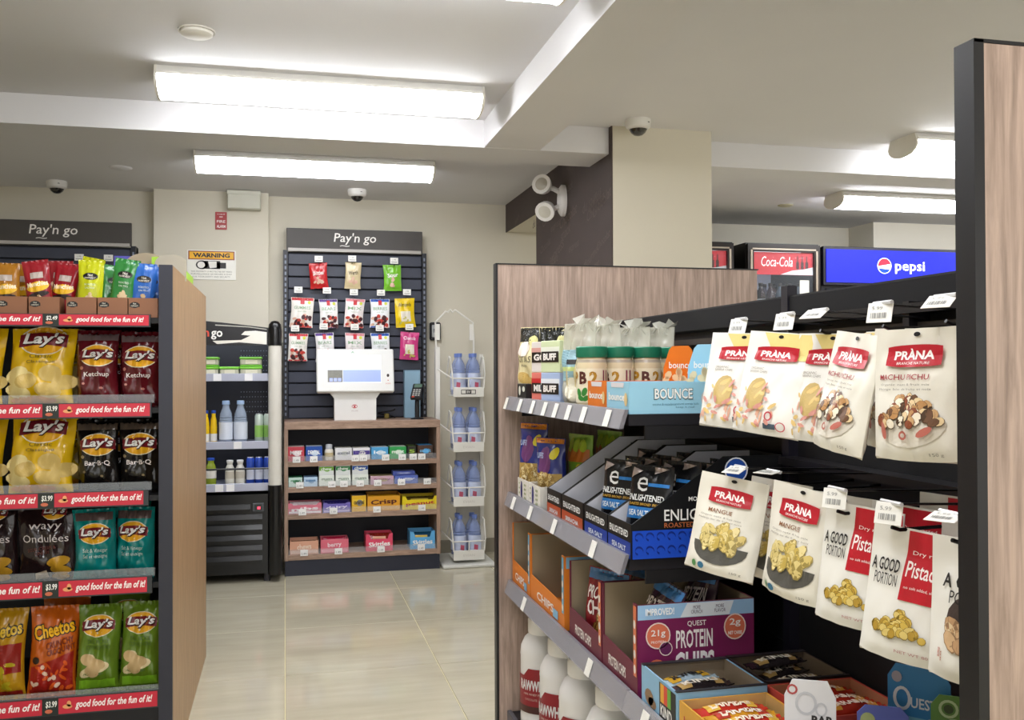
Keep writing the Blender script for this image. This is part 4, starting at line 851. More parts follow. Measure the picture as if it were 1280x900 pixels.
# ---- hanging pouches
def prana(seed,kind):
    w,h=.138,.172; t=thing('hanging_pouch','','snack pouch'); b=Bag(w,h,.045,seed,kind='stand',pinch=.03,seal=.1,wav=.8,top=.97)
    b.mb(14,18).build('pouch',mat('#EDEAE4' if kind=='w' else '#E4DFD2',.42,bump=.12,bscale=26),t)
    if kind=='w':
        decal(t,'yellow_top',[([(-w*.1+ (w*.58)*i/6*(1), h*.72+h*.26*j/5-(h*.0)) if 0 else (w*(-.05+.53*i/6)-(w*.2*j/5 if i==0 else 0), h*(.74+.25*j/5)) for j in range(6) for i in range(7)],fr(0,0,1,1,6,5)[1])],b.map,ink('#EBD68C'))
        for c,s in(('#E6B49C',1),('#E2C27E',2),('#D99A8E',3)): decal(t,'leaf_pattern',fpile(-w*.12,h*.06,w*.8,h*.42,(0,16,12,9)[s],seed+s,.0085,.4,'dome'),b.map,ink(c),(0,1,6,7)[s])
        decal(t,'window',[fe(-w*.12,h*.38,w*.14,h*.16,16,2)],b.map,ink('#C9AE72'),5)
        decal(t,'badge_row',[fr(w*.1,h*.06,w*.27,h*.11,2,1)],b.map,ink('#4A5868'),5); decal(t,'badge_ring',[fring(w*.33,h*.09,.008,.008,.0015,12),fring(w*.16,h*.18,.007,.008,.0025,12)],b.map,ink('#C8505A'),5)
        lw,lh,cz=w*.62,h*.15,h*.775
        decal(t,'small_lettering',[ft('ORGANIC',-w*.24,h*.63,w=.03,h=.004),ft('BANANA CHIPS',-w*.21,h*.6,w=.038,h=.004)],b.map,ink('#9A938A'))
    else:
        lw,lh,cz=w*.62,h*.17,h*.79
        decal(t,'title_lettering',[ft('MACHU PICHU' if kind=='m' else 'MANGUE',-w*.1,h*.63,w=w*.6 if kind=='m' else w*.36,h=h*.042,bold=.008)],b.map,ink('#A0303A' if kind=='m' else '#8A5A3A'),2)
        decal(t,'small_lettering',[ft('Organic nuts & fruit mix',-w*.08,h*.57,w=w*.6,h=h*.022),ft('Melange bio de fruits et noix',-w*.08,h*.535,w=w*.64,h=h*.022)],b.map,ink('#8F887C'),2)
        bowl='#DDD6C8' if kind=='m' else '#55534E'
        decal(t,'bowl_picture',[([(w*.0+w*.4*math.cos(math.pi+math.pi*i/12)*(1-.0*j), h*.3+ h*.2*math.sin(math.pi+math.pi*i/12)*(j/3)) for j in range(4) for i in range(13)],fr(0,0,1,1,12,3)[1])],b.map,ink(bowl),1)
        if kind=='m': pile(t,b,'nut_picture',0,h*.27,w*.72,h*.19,46,seed,.0075,.75,'dome',['#B98A58','#E0C79A','#8A4A30','#EDE2CC','#C9A070','#6A4A34'],'#4A3422',rim=1.1)
        else: pile(t,b,'fruit_picture',0,h*.27,w*.7,h*.2,26,seed,.0125,.6,'dome',['#D8C074','#E4D294','#C9AE5A','#DCC884'],'#A08C4C',rim=1.1)
        if kind=='m': decal(t,'bowl_pattern',[fring(-w*.02,h*.19,.007,.006,.003,10),fe(w*.22,h*.22,.012,.005,10,1,.5),fe(-w*.25,h*.22,.005,.012,10,1,.3)],b.map,ink('#B8685A'),8)
        else: decal(t,'badge_row',[fe(-w*.3,h*.06,.006,.006,10,1)],b.map,ink('#5A9A5A'),2); decal(t,'badge_blue',[fe(-w*.18,h*.06,.006,.006,10,1)],b.map,ink('#3A7AA0'),2)
        decal(t,'base_lettering',[ft('150 g',w*.3,h*.05,w=.018,h=.005)],b.map,ink('#8A857A'),2)
    cz2=cz; decal(t,'logo_panel',[([(lw/2*(-1+2*i/8), cz2+lh/2*(-1+2*j/2)*(1-.18*abs(-1+2*i/8)**3)+ (.003 if kind=='w' else .0)*(i/8)) for j in range(3) for i in range(9)],fr(0,0,1,1,8,2)[1])],b.map,ink('#B5202E'),6)
    decal(t,'logo_lettering',[ft('PR\u00c0NA',0,cz2+lh*.08,w=lw*.72,h=lh*.5,bold=.03),ft('BRANCHE NATURE',0,cz2-lh*.33,w=lw*.6,h=lh*.12)],b.map,ink('#F6EEEA'),7)
    decal(t,'hang_hole',[fe(0,h*.955,.006,.003,10,1)],b.map,ink('#17171A'),2)
    return Kind(t)
def goodp(seed,kind):
    w,h=.125,.17; t=thing('hanging_pouch','','snack pouch'); b=Bag(w,h,.04,seed,kind='stand',pinch=.03,seal=.1,wav=.6,top=.98)
    b.mb(12,16).build('pouch',mat('#E9E6DE',.45,bump=.1,bscale=26),t)
    if kind=='p':
        decal(t,'red_panel',[fr(-w*.1,h*.46,w*.49,h*.985,6,8)],b.map,ink('#BE1E2C')); decal(t,'panel_lettering',[ft('Pistachios',w*.19,h*.7,w=w*.52,h=h*.12,bold=.01),ft('Dry roasted',w*.19,h*.82,w=w*.46,h=h*.04),ft('no salt added, simply good',w*.19,h*.56,w=w*.5,h=h*.028)],b.map,ink('#F8ECE8'),2)
        pile(t,b,'nut_picture',-w*.04,h*.2,w*.66,h*.16,42,seed,.0062,.8,'tri',['#D0B050','#E0C878','#B8943A'],'#7A621C',rim=1.14)
        decal(t,'weight_lettering',ft('NET WT 80 g',w*.16,h*.08,w=w*.4,h=h*.03),b.map,ink('#C08888'))
    else:
        decal(t,'leaf',[fe(w*.3,h*.88,.01,.014,10,1,.4),fe(w*.3,h*.22,.016,.02,10,1)],b.map,ink('#7AB83A')); decal(t,'window',[fe(w*.05,h*.42,w*.32,h*.22,16,2)],b.map,ink('#4A3E3A'))
        pile(t,b,'nut_picture',w*.08,h*.24,w*.6,h*.28,26,seed,.0115,.6,'box',['#D8B48A','#E8CFA8','#C49C74'],'#9A785A',rim=1.1)
        decal(t,'side_mark',ft('80 g',-w*.3,h*.18,w=.006,h=.016),b.map,ink('#C05A3A'))
    decal(t,'logo_lettering',[ft('A GOOD',-w*.3 if kind=='p' else -w*.05,h*.7,w=w*.32 if kind=='p' else w*.6,h=h*.1,bold=.02),ft('PORTION',-w*.28 if kind=='p' else 0,h*.59,w=w*.27 if kind=='p' else w*.5,h=h*.09)],b.map,ink('#2A2624'),3)
    return Kind(t)
HP=dict(w=prana(101,'w'),m=prana(102,'m'),g=prana(103,'g'),p=goodp(104,'p'),c=goodp(105,'c'))
hung=[('w',.80,1.552,1.264,-58,3,9,'white and yellow hanging pouch with a window, next to the blue box'),
('w',.80,1.42,1.26,-68,5,9,'white hanging pouch with a window, second from the blue box'),
('w',.835,1.325,1.255,-70,2,6,'white and yellow hanging pouch, third from the blue box, window hidden'),
('w',.90,1.30,1.258,-84,0,4,'white and yellow hanging pouch at the back of the third hook'),
('m',.80,1.20,1.25,-94,6,10,'nut bowl pouch hanging askew beside the white pouches'),
('m',.85,1.165,1.256,-86,2,4,'nut bowl pouch half hidden between two others'),
('m',.80,1.072,1.252,-76,-1,3,'nut bowl pouch hanging flat in front, red title readable'),
('m',.84,.955,1.256,-84,0,3,'nut bowl pouch cut off by the dark panel edge'),
('g',.775,1.535,1.008,-56,7,12,'pale dried fruit pouch tilted in front of the black carton'),
('g',.845,1.50,1.004,-70,3,8,'pale dried fruit pouch right behind the tilted one'),
('g',.785,1.325,1.015,-78,5,6,'pale dried fruit pouch hanging in the middle of the lower row'),
('g',.84,1.30,1.005,-78,0,4,'pale dried fruit pouch behind the middle one'),
('p',.80,1.195,1.004,-66,3,5,'pistachio pouch on the first pistachio hook, in front'),
('p',.855,1.175,1.006,-76,1,3,'pistachio pouch behind the first, red corner showing'),
('p',.915,1.15,1.02,-78,0,2,'pistachio pouch deepest on the first pistachio hook'),
('p',.80,1.075,.99,-62,4,6,'pistachio pouch on the second hook, hanging lowest'),
('p',.86,1.03,1.0,-76,1,2,'pistachio pouch behind the lowest-hanging one'),
('c',.80,.965,.995,-72,0,3,'cashew pouch with green leaf at the dark panel edge')]
for k,X,Y,zt,rz,ry,rx,lab in hung:
    h=.172 if k in'wmg' else .17
    m_=Matrix.Rotation(R(rz),3,'Z')@Matrix.Rotation(R(ry),3,'Y')@Matrix.Rotation(R(-rx),3,'X')
    top=m_@Vector((0,0,h)); q=HP[k].put((X-top.x,Y-top.y,zt-top.z),label=lab,group='hanging pouches on the gondola hooks')
    q.rotation_euler=m_.to_euler()
# ================================================================ TOP SHELF
Z1=SH[0][0]+.0006
AISLE=R(-90)
def gbox(loc,w,d,h,col,lab,front=None,name='small_box',group=None,rz=AISLE,cat='box'):
    t=thing(name,lab,cat,loc,rz,group=group); MB().bbox(-w/2,w/2,-d/2,d/2,0,h,.0012).build('carton',board(col),t); return t,plane_front(-d/2)
# cracker bags
def cracker(seed,top,label,x,y,h,lab,z=Z1,rz=-62):
    t=thing('cracker_bag',lab,'snack bag',(x,y,z),R(rz),group='cream snack bags on the top shelf'); b=Bag(.105,h,.05,seed,pinch=.05,seal=.06,wav=1.8,top=.86); b.mb(10,14).build('pouch',foil('#E2D6A8',.35),t)
    decal(t,'dark_top',[fr(-.05,h*.8,.05,h*.99,8,3)],b.map,foil(top,.35)); decal(t,'lime_slice',[fe(.03,h*.82,.016,.014,12,2)],b.map,ink('#E4E0A0'),2); decal(t,'lettering',[ft(label,0,h*.56,w=.06,h=.018),ft('chips',0,h*.47,w=.025,h=.01)],b.map,ink('#4A4438'),2)
    decal(t,'round_emblem',fe(-.005,h*.7,.026,.022,14,2),b.map,ink('#EFE3DA'),2); decal(t,'cracker_picture',[fe(-.01,h*.33,.03,.012,12,2),fe(.012,h*.27,.03,.012,12,2)],b.map,ink('#C8A860'),2); decal(t,'dark_base',[fr(-.048,h*.02,.048,h*.12,6,2)],b.map,ink('#1A1E1A'))
cracker(1,'#2A2A26','TORTILLAS',.705,2.70,.215,'cream tortilla chip bag with black top, beside the far wood panel')
cracker(2,'#1C1E1A','CHIPS',.735,2.565,.21,'cream chip bag with black and green top, behind the small bars',rz=-40)
t,pf=gbox((.70,2.625,Z1),.1,.03,.05,'#14171A','low black packet in front of the cream chip bag','',name='black_packet'); decal(t,'splash',[fe(-.02,.03,.012,.014,10,1),fe(.025,.035,.016,.008,10,1)],pf,ink('#E4E6DA')); t.location.x=.672
for i,(y,z,c,c2,tx,n) in enumerate(((2.48,0,'#E07A70','#C82A30','MILK','lower red and pink bar box'),(2.48,.083,'#E4DCD8','#D8A098','GO','upper grey and pink bar box'),(2.382,0,'#A9BCE0','#E8ECF4','BUFF','lower pale blue bar box'),(2.382,.083,'#D6E2B8','#EEF2E4','BUFF','upper pale green bar box'))):
    t,pf=gbox((.695,y,Z1+z),.088,.05,.082,c,n+' on the top shelf',name='bar_box',group='stacked bar boxes',rz=R(-72)); decal(t,'band',fr(-.043,.05,.043,.066),pf,ink(c2)); decal(t,'black_block',fr(-.04,.026,.04,.054),pf,ink('#1B191A'),2); decal(t,'lettering',ft(tx,0,.04,w=.06,h=.018,bold=.05),pf,ink('#F2EEEA'),3)
# clear pouches
def clearpouch(x,y,h,lab,label=False,seed=0):
    t=thing('clear_pouch',lab,'snack pouch',(x,y,Z1),R(-60),group='clear-topped pouches on the top shelf'); b=Bag(.115,h,.055,seed,kind='stand',pinch=.02,seal=.08,wav=2.2,top=.9,gus=.1); b.mb(12,16).build('pouch',mat('#E2E0D2',.12,alpha=.5,bump=.7,bscale=18),t)
    f=Bag(.098,h*.66,.045,seed+9,pinch=.04,seal=.02); f.mb(8,8).build('filling',mat('#CDBE8E',.6,var=.3,scale=70),t)
    b2=MB(); r=random.Random(seed); n=9; v=[];f=[]
    for i in range(n):
        u=i/(n-1)-.5; fold=(.012 if i%2 else -.008)
        v+=[(u*.092,fold*.3,h*.90),(u*.05+.008,fold*.9,h*.985),(u*.11+.012+r.uniform(-.006,.006),fold,h*(1.08+r.uniform(-.05,.06)-.25*u*u))]
    for i in range(n-1):
        for k in range(2): f.append((i*3+k,i*3+3+k,i*3+4+k,i*3+1+k))
    b2.add(v,f); b2.build('gathered_tip',mat('#E6E5DA',.12,alpha=.6,bump=.6,bscale=30),t)
    if label: decal(t,'blue_panel',[fr(-.05,h*.3,.05,h*.68,6,6)],b.map,ink('#8FB2BE'),2); decal(t,'dark_tab',[fr(-.03,h*.5,.035,h*.56,3,1)],b.map,ink('#2A2626'),3); decal(t,'green_band',[fr(-.048,h*.42,.048,h*.47,5,1)],b.map,ink('#C9D68A'),3); decal(t,'white_arc',[fe(0,h*.2,.035,.03,14,2)],b.map,ink('#E4DECA'),3)
clearpouch(.715,2.25,.205,'clear-topped pouch with a blue panel, standing before the green-lidded jars',True,4)
clearpouch(.80,2.32,.205,'clear-topped pouch behind the first green-lidded jar',seed=5); clearpouch(.885,2.34,.2,'clear-topped pouch behind the middle green-lidded jar',seed=6); clearpouch(.955,2.33,.2,'clear-topped pouch behind the last clear jar, nearest the black cap',seed=7)
# jars
def jar(x,y,lab,rz):
    t=thing('powder_jar',lab,'jar',(x,y,Z1),R(rz),group='green-lidded powder jars'); r=.0372
    MB().lathe([(r*.95,0),(r,.005),(r,.1),(r*.9,.116),(r*.86,.12)],20).build('jar',mat('#E2D2AE',.12,coat=.6,var=.06),t)
    lid=MB().lathe([(r*.98,.118),(r*1.02,.121),(r*1.02,.142),(r*.96,.1445)],24).build('lid',mat('#1E7A5C',.4),t)
    MB().lathe([(r*1.006,.012),(r*1.006,.092)],20,cap=False).build('label',mat('#EFE6CC',.35),t); MB().lathe([(r*.99,.1),(r*.93,.113)],20,cap=False).build('neck_band',mat('#B9AFA0',.1),t)
    cyl=lambda a,z,l:((r*1.008+EPS*l)*math.sin(a/r),-(r*1.008+EPS*l)*math.cos(a/r),z)
    for i,(ch,c,a) in enumerate((('P','#B88A2A',-.026),('B','#5A2A22',0),('2','#B88A2A',.026))): decal(t,'letter',ft(ch,a,.07,w=.02,h=.03,bold=.04),cyl,ink(c))
    decal(t,'leaf_picture',[fe(-.012,.035,.007,.011,10,2,.4),fe(.004,.037,.007,.011,10,2,-.4),fe(-.006,.022,.006,.01,10,2,1.2),fe(.008,.022,.006,.009,10,2,-1)],cyl,ink('#3A8A3C')); decal(t,'side_stripe',[fr(.05,.05,.054,.088),fr(.06,.05,.064,.088)],cyl,ink('#8A3A4A'))
jar(.712,2.155,'green-lidded powder jar at the shelf front beside the orange box',-52); jar(.787,2.175,'green-lidded powder jar in the middle of the row',-70); jar(.862,2.185,'green-lidded powder jar with letters facing out, third in the row',-22); jar(.945,2.21,'green-lidded powder jar in shade behind the orange flap',-40)
# bounce boxes
def bounce(y0,y1,col,dark,lab,side=False):
    w=y1-y0; d=.28; h=.064; t=thing('ball_box',lab,'display box',(.668+d/2,(y0+y1)/2,Z1),AISLE,group='snack ball display boxes')
    b=MB(); th=.002; b.box(-w/2,w/2,-d/2,d/2,0,th); b.box(-w/2,w/2,-d/2,-d/2+th,th,h); b.box(-w/2,-w/2+th,-d/2+th,d/2,th,h); b.box(w/2-th,w/2,-d/2+th,d/2,th,h); b.box(-w/2+th,w/2-th,d/2-th,d/2,th,h); b.build('tray',board(col),t)
    hy=.058; w0=w; w=.098
    b=MB(); b.prism([(-w/2+.004,h*.3),(w/2-.004,h*.3),(w/2-.008,h+.03),(w/2-.022,h+.07),(w/2-.03,h+.078),(-w/2+.03,h+.078),(-w/2+.022,h+.07),(-w/2+.008,h+.03)],'y',0,.003); hd=b.build('header_card',board(col),t); hd.location=(0,hy,0); hd.rotation_euler=(0,0,R(42))
    pf=plane_front(0); decal(hd,'lettering',ft('bounce',0,h+.035,w=w*.56,h=.015,bold=.02),pf,ink('#F8F4EE')); decal(hd,'ball_picture',fpile(0,h+.0,w*.75,.02,10,3,.01,.8,'box'),pf,ink('#E8D4A8'),2)
    w=w0; pf=plane_front(-d/2); decal(t,'white_flap',[fp([(-w*.3,h*.98),(w*.3,h*.98),(w*.27,h*.82),(-w*.27,h*.82)])],pf,ink('#E4E0E4')); decal(t,'front_lettering',[ft('bounce',-w*.04,h*.52,w=w*.72,h=.016,bold=.03)],pf,ink('#F8F4EE')); decal(t,'front_ball',[fe(w*.38,h*.45,.009,.014,12,1)],pf,ink('#E4C890'),2)
    for i in range(3): pass
    if side:
        pr_=lambda a,z,l:(w/2+EPS*l,a,z)
        decal(t,'side_lettering',[ft('BOUNCE',-.045,h*.62,w=.085,h=.024,bold=.05)],pr_,ink('#4A6470'),1); decal(t,'side_lettering_fill',[ft('BOUNCE',-.045,h*.63,w=.082,h=.021,bold=.02)],pr_,ink('#FAFAF8'),2)
        decal(t,'side_small_print',[ft('coconut & macadamia',-.065,h*.3,w=.05,h=.005),ft('natural energy balls',-.015,h*.3,w=.05,h=.005),ft('keep it real',-.02,h*.2,w=.04,h=.005)],pr_,ink('#4A7A92')); decal(t,'side_ball',[fe(.033,h*.46,.018,.02,14,1)],pr_,ink('#D8CCC8'))
    return t
bounce(1.925,2.05,'#E2781E','#C85A10','orange snack ball box with a rounded header flap'); bounce(1.786,1.92,'#9CCFE6','#6FB4D4','pale blue snack ball box with large white lettering on its side',True)
# ================================================================ SECOND SHELF
Z2=SH[1][0]+.0006
def slope_carton(y0,y1,col,inner,lab,hf=.07,hb=.2,xt=.2,d=.33,low=None,txt='ENLIGHTENED',sub='SEA SALT',tc='#F4F4F4',side=False,name='display_carton',z=Z2,hsf=None):
    w=y1-y0; t=thing(name,lab,'display carton',(.666+d/2,(y0+y1)/2,z),AISLE,group='open snack cartons'); th=.0028; hs=hsf or hf
    prof=[(-d/2+th,0),(d/2,0),(d/2,hb),(-d/2+xt,hb),(-d/2+th,hs)]
    b=MB(); b.box(-w/2,w/2,-d/2,-d/2+th,0,hf)
    for s in(-1,1): b.prism(prof,'x',min(s*w/2,s*(w/2-th)),max(s*w/2,s*(w/2-th)))
    b.box(-w/2+th,w/2-th,d/2-th,d/2,0,hb); b.box(-w/2+th,w/2-th,-d/2+th,d/2-th,0,.002); b.build('carton',board(col),t)
    il=.0006; prof2=[(-d/2+th+il,.004),(d/2-th,.004),(d/2-th,hb-.001),(-d/2+xt,hb-.001),(-d/2+th+il,hs-.001)]
    for s in(-1,1):
        b=MB(); x=s*(w/2-th); b.prism(prof2,'x',min(x,x-s*il),max(x,x-s*il)); b.build('lining',board(inner),t)
    pf=plane_front(-d/2)
    if txt: decal(t,'front_lettering',ft(txt,0,hf*.7,w=w*.8,h=hf*.2,bold=.02),pf,ink(tc),2)
    if low: decal(t,'front_band',fr(-w/2+.001,.001,w/2-.001,hf*.48),pf,ink(low),1); decal(t,'band_lettering',ft(sub,0,hf*.25,w=w*.6,h=hf*.15,bold=.02),pf,ink('#E8F0F8'),2)
    return t,w,d,hf,hb
slope_carton(2.59,2.71,'#E6E2DA','#C9BEA8','white carton with blue ovals at the far end of the second shelf',hf=.062,hb=.062,xt=.05,txt='')
slope_carton(2.46,2.585,'#E6E2DA','#C9BEA8','white carton with blue ovals beside the orange-based carton',hf=.062,hb=.062,xt=.05,txt='')
for tt in [o_ for o_ in COL.objects if o_.name.startswith('display_carton') and 'blue ovals' in o_.get('label','')]:
    pf=plane_front(-.165); decal(tt,'oval',[fe(-.015,.03,.011,.027,14,1)],pf,ink('#3A3478'),1); decal(tt,'pattern',[fe(.02+.012*(i%2),.012+.012*(i//2),.005,.003,8,1,.5) for i in range(8)]+[fe(-.04,.02+.014*i,.005,.003,8,1) for i in range(3)],pf,ink('#8A9A5A'),1)
slope_carton(2.262,2.39,'#1B1614','#DCDDE6','black and rust carton, empty, white inside, next to the white carton',low='#B8502E',sub='SRIRACHA')
slope_carton(2.085,2.255,'#1B1614','#DCDDE6','black and rust carton, empty, beside the blue-based carton',low='#B8502E',sub='SRIRACHA')
slope_carton(1.915,2.072,'#101114','#DCDDE6','black and blue carton holding dark pouches, in the middle',low='#1C3FA0')
t,w_,d_,hf_,hb_=slope_carton(1.774,1.91,'#101114','#DCDDE6','black and blue carton with large side lettering and a wave band',low='#1C3FA0')
pr_=lambda a,z,l:(w_/2+EPS*l,a,z)
decal(t,'wave_band',fr(-.162,.001,.16,.057),pr_,ink('#1F4FC8'))
wv=[]
for row in(0,1):
    for i in range(14):
        cx=-.15+i*.023; cz=.016+row*.027; pts=[(cx+.0105*math.cos(a)*(1-a/9),cz+.0105*math.sin(a)*(1-a/9)) for a in [k*.45 for k in range(11)]]
        v=[];f=[]
        for q,(px,pz) in enumerate(pts): v+=[(px,pz+.002),(px,pz-.002)]
        f=[(2*q,2*q+2,2*q+3,2*q+1) for q in range(len(pts)-1)]; wv.append((v,f))
decal(t,'wave_pattern',wv,pr_,ink('#17308A'),2)
decal(t,'side_lettering',[ft('ENLIGHTENED',-.006,.086,w=.178,h=.023,bold=.01),ft('MORE PROTEIN',.0,.117,w=.085,h=.009,bold=.02),ft('SEA SALT',.065,.03,w=.1,h=.022,bold=.02)],pr_,ink('#F2F2F0'),3)
decal(t,'rust_lettering',[ft('ROASTED BROAD BEANS',-.01,.066,w=.17,h=.01,bold=.01)],pr_,ink('#B8683E'),3)
decal(t,'badge',[fe(.062,.172,.026,.026,20,1)],pr_,ink('#2A58B8'),2); decal(t,'badge_ring',[fring(.062,.172,.026,.026,.003,20)],pr_,ink('#E8ECF4'),3); decal(t,'badge_lettering',[ft('21g',.062,.175,w=.03,h=.014,bold=.03)],pr_,ink('#F4F4F4'),3)
# dark pouches in the cartons
def enl(seed,band='#2A78C0',sub='SEA SALT'):
    w,h=.112,.175; t=thing('bean_pouch','','snack pouch'); b=Bag(w,h,.035,seed,pinch=.04,seal=.06,wav=1.3); b.mb(12,14).build('pouch',mat('#15161A',.25,bump=.2,bscale=20),t)
    decal(t,'blue_band',[fr(-w*.46,h*.36,w*.46,h*.5,8,2)],b.map,ink(band)); decal(t,'band_lettering',[ft(sub,-w*.1,h*.43,w=w*.5,h=h*.07,bold=.03)],b.map,ink('#EAF2F8'),2)
    decal(t,'logo_letter',[ft('e',-w*.12,h*.77,w=w*.3,h=h*.17)],b.map,ink('#ECECEC'),2); decal(t,'logo_lettering',[ft('ENLIGHTENED',0,h*.61,w=w*.84,h=h*.075,bold=.02)],b.map,ink('#F0F0EE'),2); decal(t,'gold_lettering',[ft('ROASTED BROAD BEANS',0,h*.535,w=w*.8,h=h*.03,bold=.02)],b.map,ink('#C89A38'),2)
    decal(t,'blue_stripe',[fr(w*.04,h*.75,w*.46,h*.79,4,1)],b.map,ink(band),1); pile(t,b,'bean_picture',0,h*.09,w*.6,h*.2,16,seed,.0105,.75,'box',['#D0BE92','#E2D4AC','#C4AE7E'],'#7A6A44'); decal(t,'foil_corner',[fp([(-w*.44,h*.84),(-w*.2,h*.93),(-w*.44,h*.97)]),fp([(w*.1,h*.9),(w*.4,h*.97),(w*.05,h*.985)])],b.map,mat('#B8A8A4',.2,.4),3)
    return Kind(t)
EB=enl(201); EO=enl(202,'#B8582A','SRIRACHA')
for i,(K,X,Y,z,rz,rx,lab) in enumerate(((EB,.715,1.985,0,-62,6,'dark bean pouch with a blue band, front of the middle carton'),(EB,.76,1.995,.004,-66,8,'dark bean pouch second in the middle carton'),(EB,.82,2.0,.006,-70,10,'dark bean pouch third in the middle carton'),(EB,.88,1.99,.01,-70,8,'dark bean pouch deepest in the middle carton'),
 (EB,.725,1.85,0,-60,9,'dark bean pouch with full lettering, front of the big black carton'),(EB,.785,1.845,.008,-68,9,'dark bean pouch second in the big black carton'),(EB,.84,1.85,.004,-72,8,'dark bean pouch third in the big black carton'),(EB,.895,1.845,.008,-70,8,'dark bean pouch fourth in the big black carton'),(EB,.945,1.845,.01,-70,6,'dark bean pouch deepest in the big black carton'),
 (EO,.86,2.17,.004,-66,8,'dark pouch with a rust band, front of the near rust carton'),(EO,.92,2.17,.01,-70,8,'dark pouch with a rust band, behind in the near rust carton'),(EO,.90,2.325,.006,-66,8,'dark pouch with a rust band, front of the far rust carton'),(EO,.95,2.325,.01,-70,8,'dark pouch with a rust band, behind in the far rust carton'))):
    K.put((X,Y,Z2+.003+z),rz=R(rz),rx=0,label=lab,group='dark bean pouches'); 
    ob=[c for c in COL.objects if c.get('label')==lab][0]; ob.rotation_euler=(Matrix.Rotation(R(rz),3,'Z')@Matrix.Rotation(R(-rx),3,'X')).to_euler()
def corn(x,y,kind,seed,lab,rz,h=.2,z=0):
    t=thing('puff_bag',lab,'snack bag',(x,y,Z2+.003+z),R(rz),group='puffed snack bags'); w=.112; b=Bag(w,h,.055,seed,pinch=.05,seal=.05); b.mb(10,14).build('pouch',foil('#25307E' if kind=='b' else '#7FA83A',.3),t)
    if kind=='b':
        decal(t,'orange_top',[fr(-w*.48,h*.92,w*.48,h*.99,6,1)],b.map,ink('#C87A1E')); decal(t,'yellow_flash',[fe(w*.28,h*.78,.012,.018,10,1,-.4)],b.map,ink('#D8C82A'),2); decal(t,'purple_patch',[fe(-w*.02,h*.66,.025,.04,12,2)],b.map,ink('#6A3A6E'),1); decal(t,'pale_lettering',[ft('PUFFS',-w*.22,h*.74,w=.035,h=.016,bold=.03)],b.map,ink('#B8C4E8'),2)
        decal(t,'popcorn_base',[fr(-w*.46,h*.14,w*.46,h*.48,8,4)],b.map,ink('#B8964E'),1); pile(t,b,'popcorn_picture',0,h*.14,w*.8,h*.32,40,seed,.009,.85,'box',['#E2CC94','#EDE0B8','#D8BC7C'],'#A07E3E')
        decal(t,'green_seal',fe(w*.38,h*.2,.013,.016,10,1),b.map,ink('#5A6E4A'),4)
    else:
        decal(t,'orange_band',[fr(-w*.46,h*.62,w*.46,h*.8,8,2)],b.map,ink('#C87024'),2); decal(t,'leaf_top',[fe(-w*.25+w*.25*i,h*.85,.014,.02,10,1,.3*i) for i in range(3)],b.map,ink('#A8C030'),3); decal(t,'nut_picture',fpile(0,h*.1,w*.8,h*.35,16,seed,.012,.7,'box'),b.map,ink('#B88A6A'),2); decal(t,'yellow_flash',[fe(w*.25,h*.5,.015,.02,10,1)],b.map,ink('#E0D02A'),3)
corn(.705,2.675,'b',301,'blue puffed corn bag standing tallest by the far wood panel',-60,.22); corn(.72,2.54,'b',302,'blue puffed corn bag leaning in the second white carton',-60,.185); corn(.80,2.513,'g',303,'green and orange snack bag in the second white carton',-72,.195); corn(.88,2.513,'g',304,'green and orange snack bag deeper in the second white carton',-72,.2,.004)
# ================================================================ THIRD SHELF
Z3=SH[2][0]+.0006
def tall_carton(y0,y1,col,c2,lab,txt,kind,h=.182,d=.25,side=False):
    w=y1-y0; t=thing('snack_case',lab,'display carton',(.668+d/2,(y0+y1)/2,Z3),AISLE,group='tall cut-front snack cartons'); th=.003; lip=.062; pw=.022
    b=MB(); b.prism([(-w/2,0),(w/2,0),(w/2,h),(w/2-pw,h),(w/2-pw,lip),(-w/2+.006,lip*1.15),(-w/2+.006,h),(-w/2,h)],'y',-d/2,-d/2+th)
    for s in(-1,1): b.box(min(s*w/2,s*(w/2-th)),max(s*w/2,s*(w/2-th)),-d/2+th,d/2,0,h)
    b.box(-w/2+th,w/2-th,d/2-th,d/2,0,h); b.box(-w/2+th,w/2-th,-d/2+th,d/2-th,0,.002); b.build('carton',board(col),t)
    for s in(-1,1):
        x=s*(w/2-th); MB().box(min(x,x-s*.0007),max(x,x-s*.0007),-d/2+th+.0005,d/2-th-.0005,.003,h-.0008).build('lining',board('#9A8A72'),t)
    MB().box(-w/2+th+.001,w/2-th-.001,d/2-th-.001,d/2-th-.0003,.003,h-.0008).build('lining',board('#9A8A72'),t)
    pf=plane_front(-d/2); decal(t,'front_lettering',ft(txt,-.01,lip*.5,w=w*.5,h=.022,bold=.02),pf,ink('#F4ECE8'),2)
    decal(t,'post_strip',fr(w/2-pw+.003,.04,w/2-.003,h-.004),pf,ink(c2),1); decal(t,'post_badges',[fe(w/2-pw/2,h*.3+h*.16*i,.006,.009,12,1) for i in range(4)],pf,ink('#F2E6DC'),2)
    if kind=='o': decal(t,'blue_mark',[fr(w*.2,.012,w*.34,.034)],pf,ink('#7FB4D8'),2)
    return t,w,d,h
tall_carton(2.58,2.79,'#DD7E28','#6FB0D0','orange cut-front carton at the far wood panel, third shelf','CHIPS','o')
t,w_,d_,h_=tall_carton(2.245,2.572,'#DD7E28','#6FB0D0','orange cut-front carton next to the maroon cartons, third shelf','CHIPS','o')
pr_=lambda a,z,l:(w_/2+EPS*l,a,z)
decal(t,'side_panel_blue',[fr(-.12,h_-.03,.1,h_-.002),fe(-.06,.09,.03,.035,16,1)],pr_,ink('#8FC0E0'))
tall_carton(1.962,2.20,'#6A2238','#E07A50','maroon cut-front carton holding a red chip bag, third shelf','PROTEIN CHIPS','m')
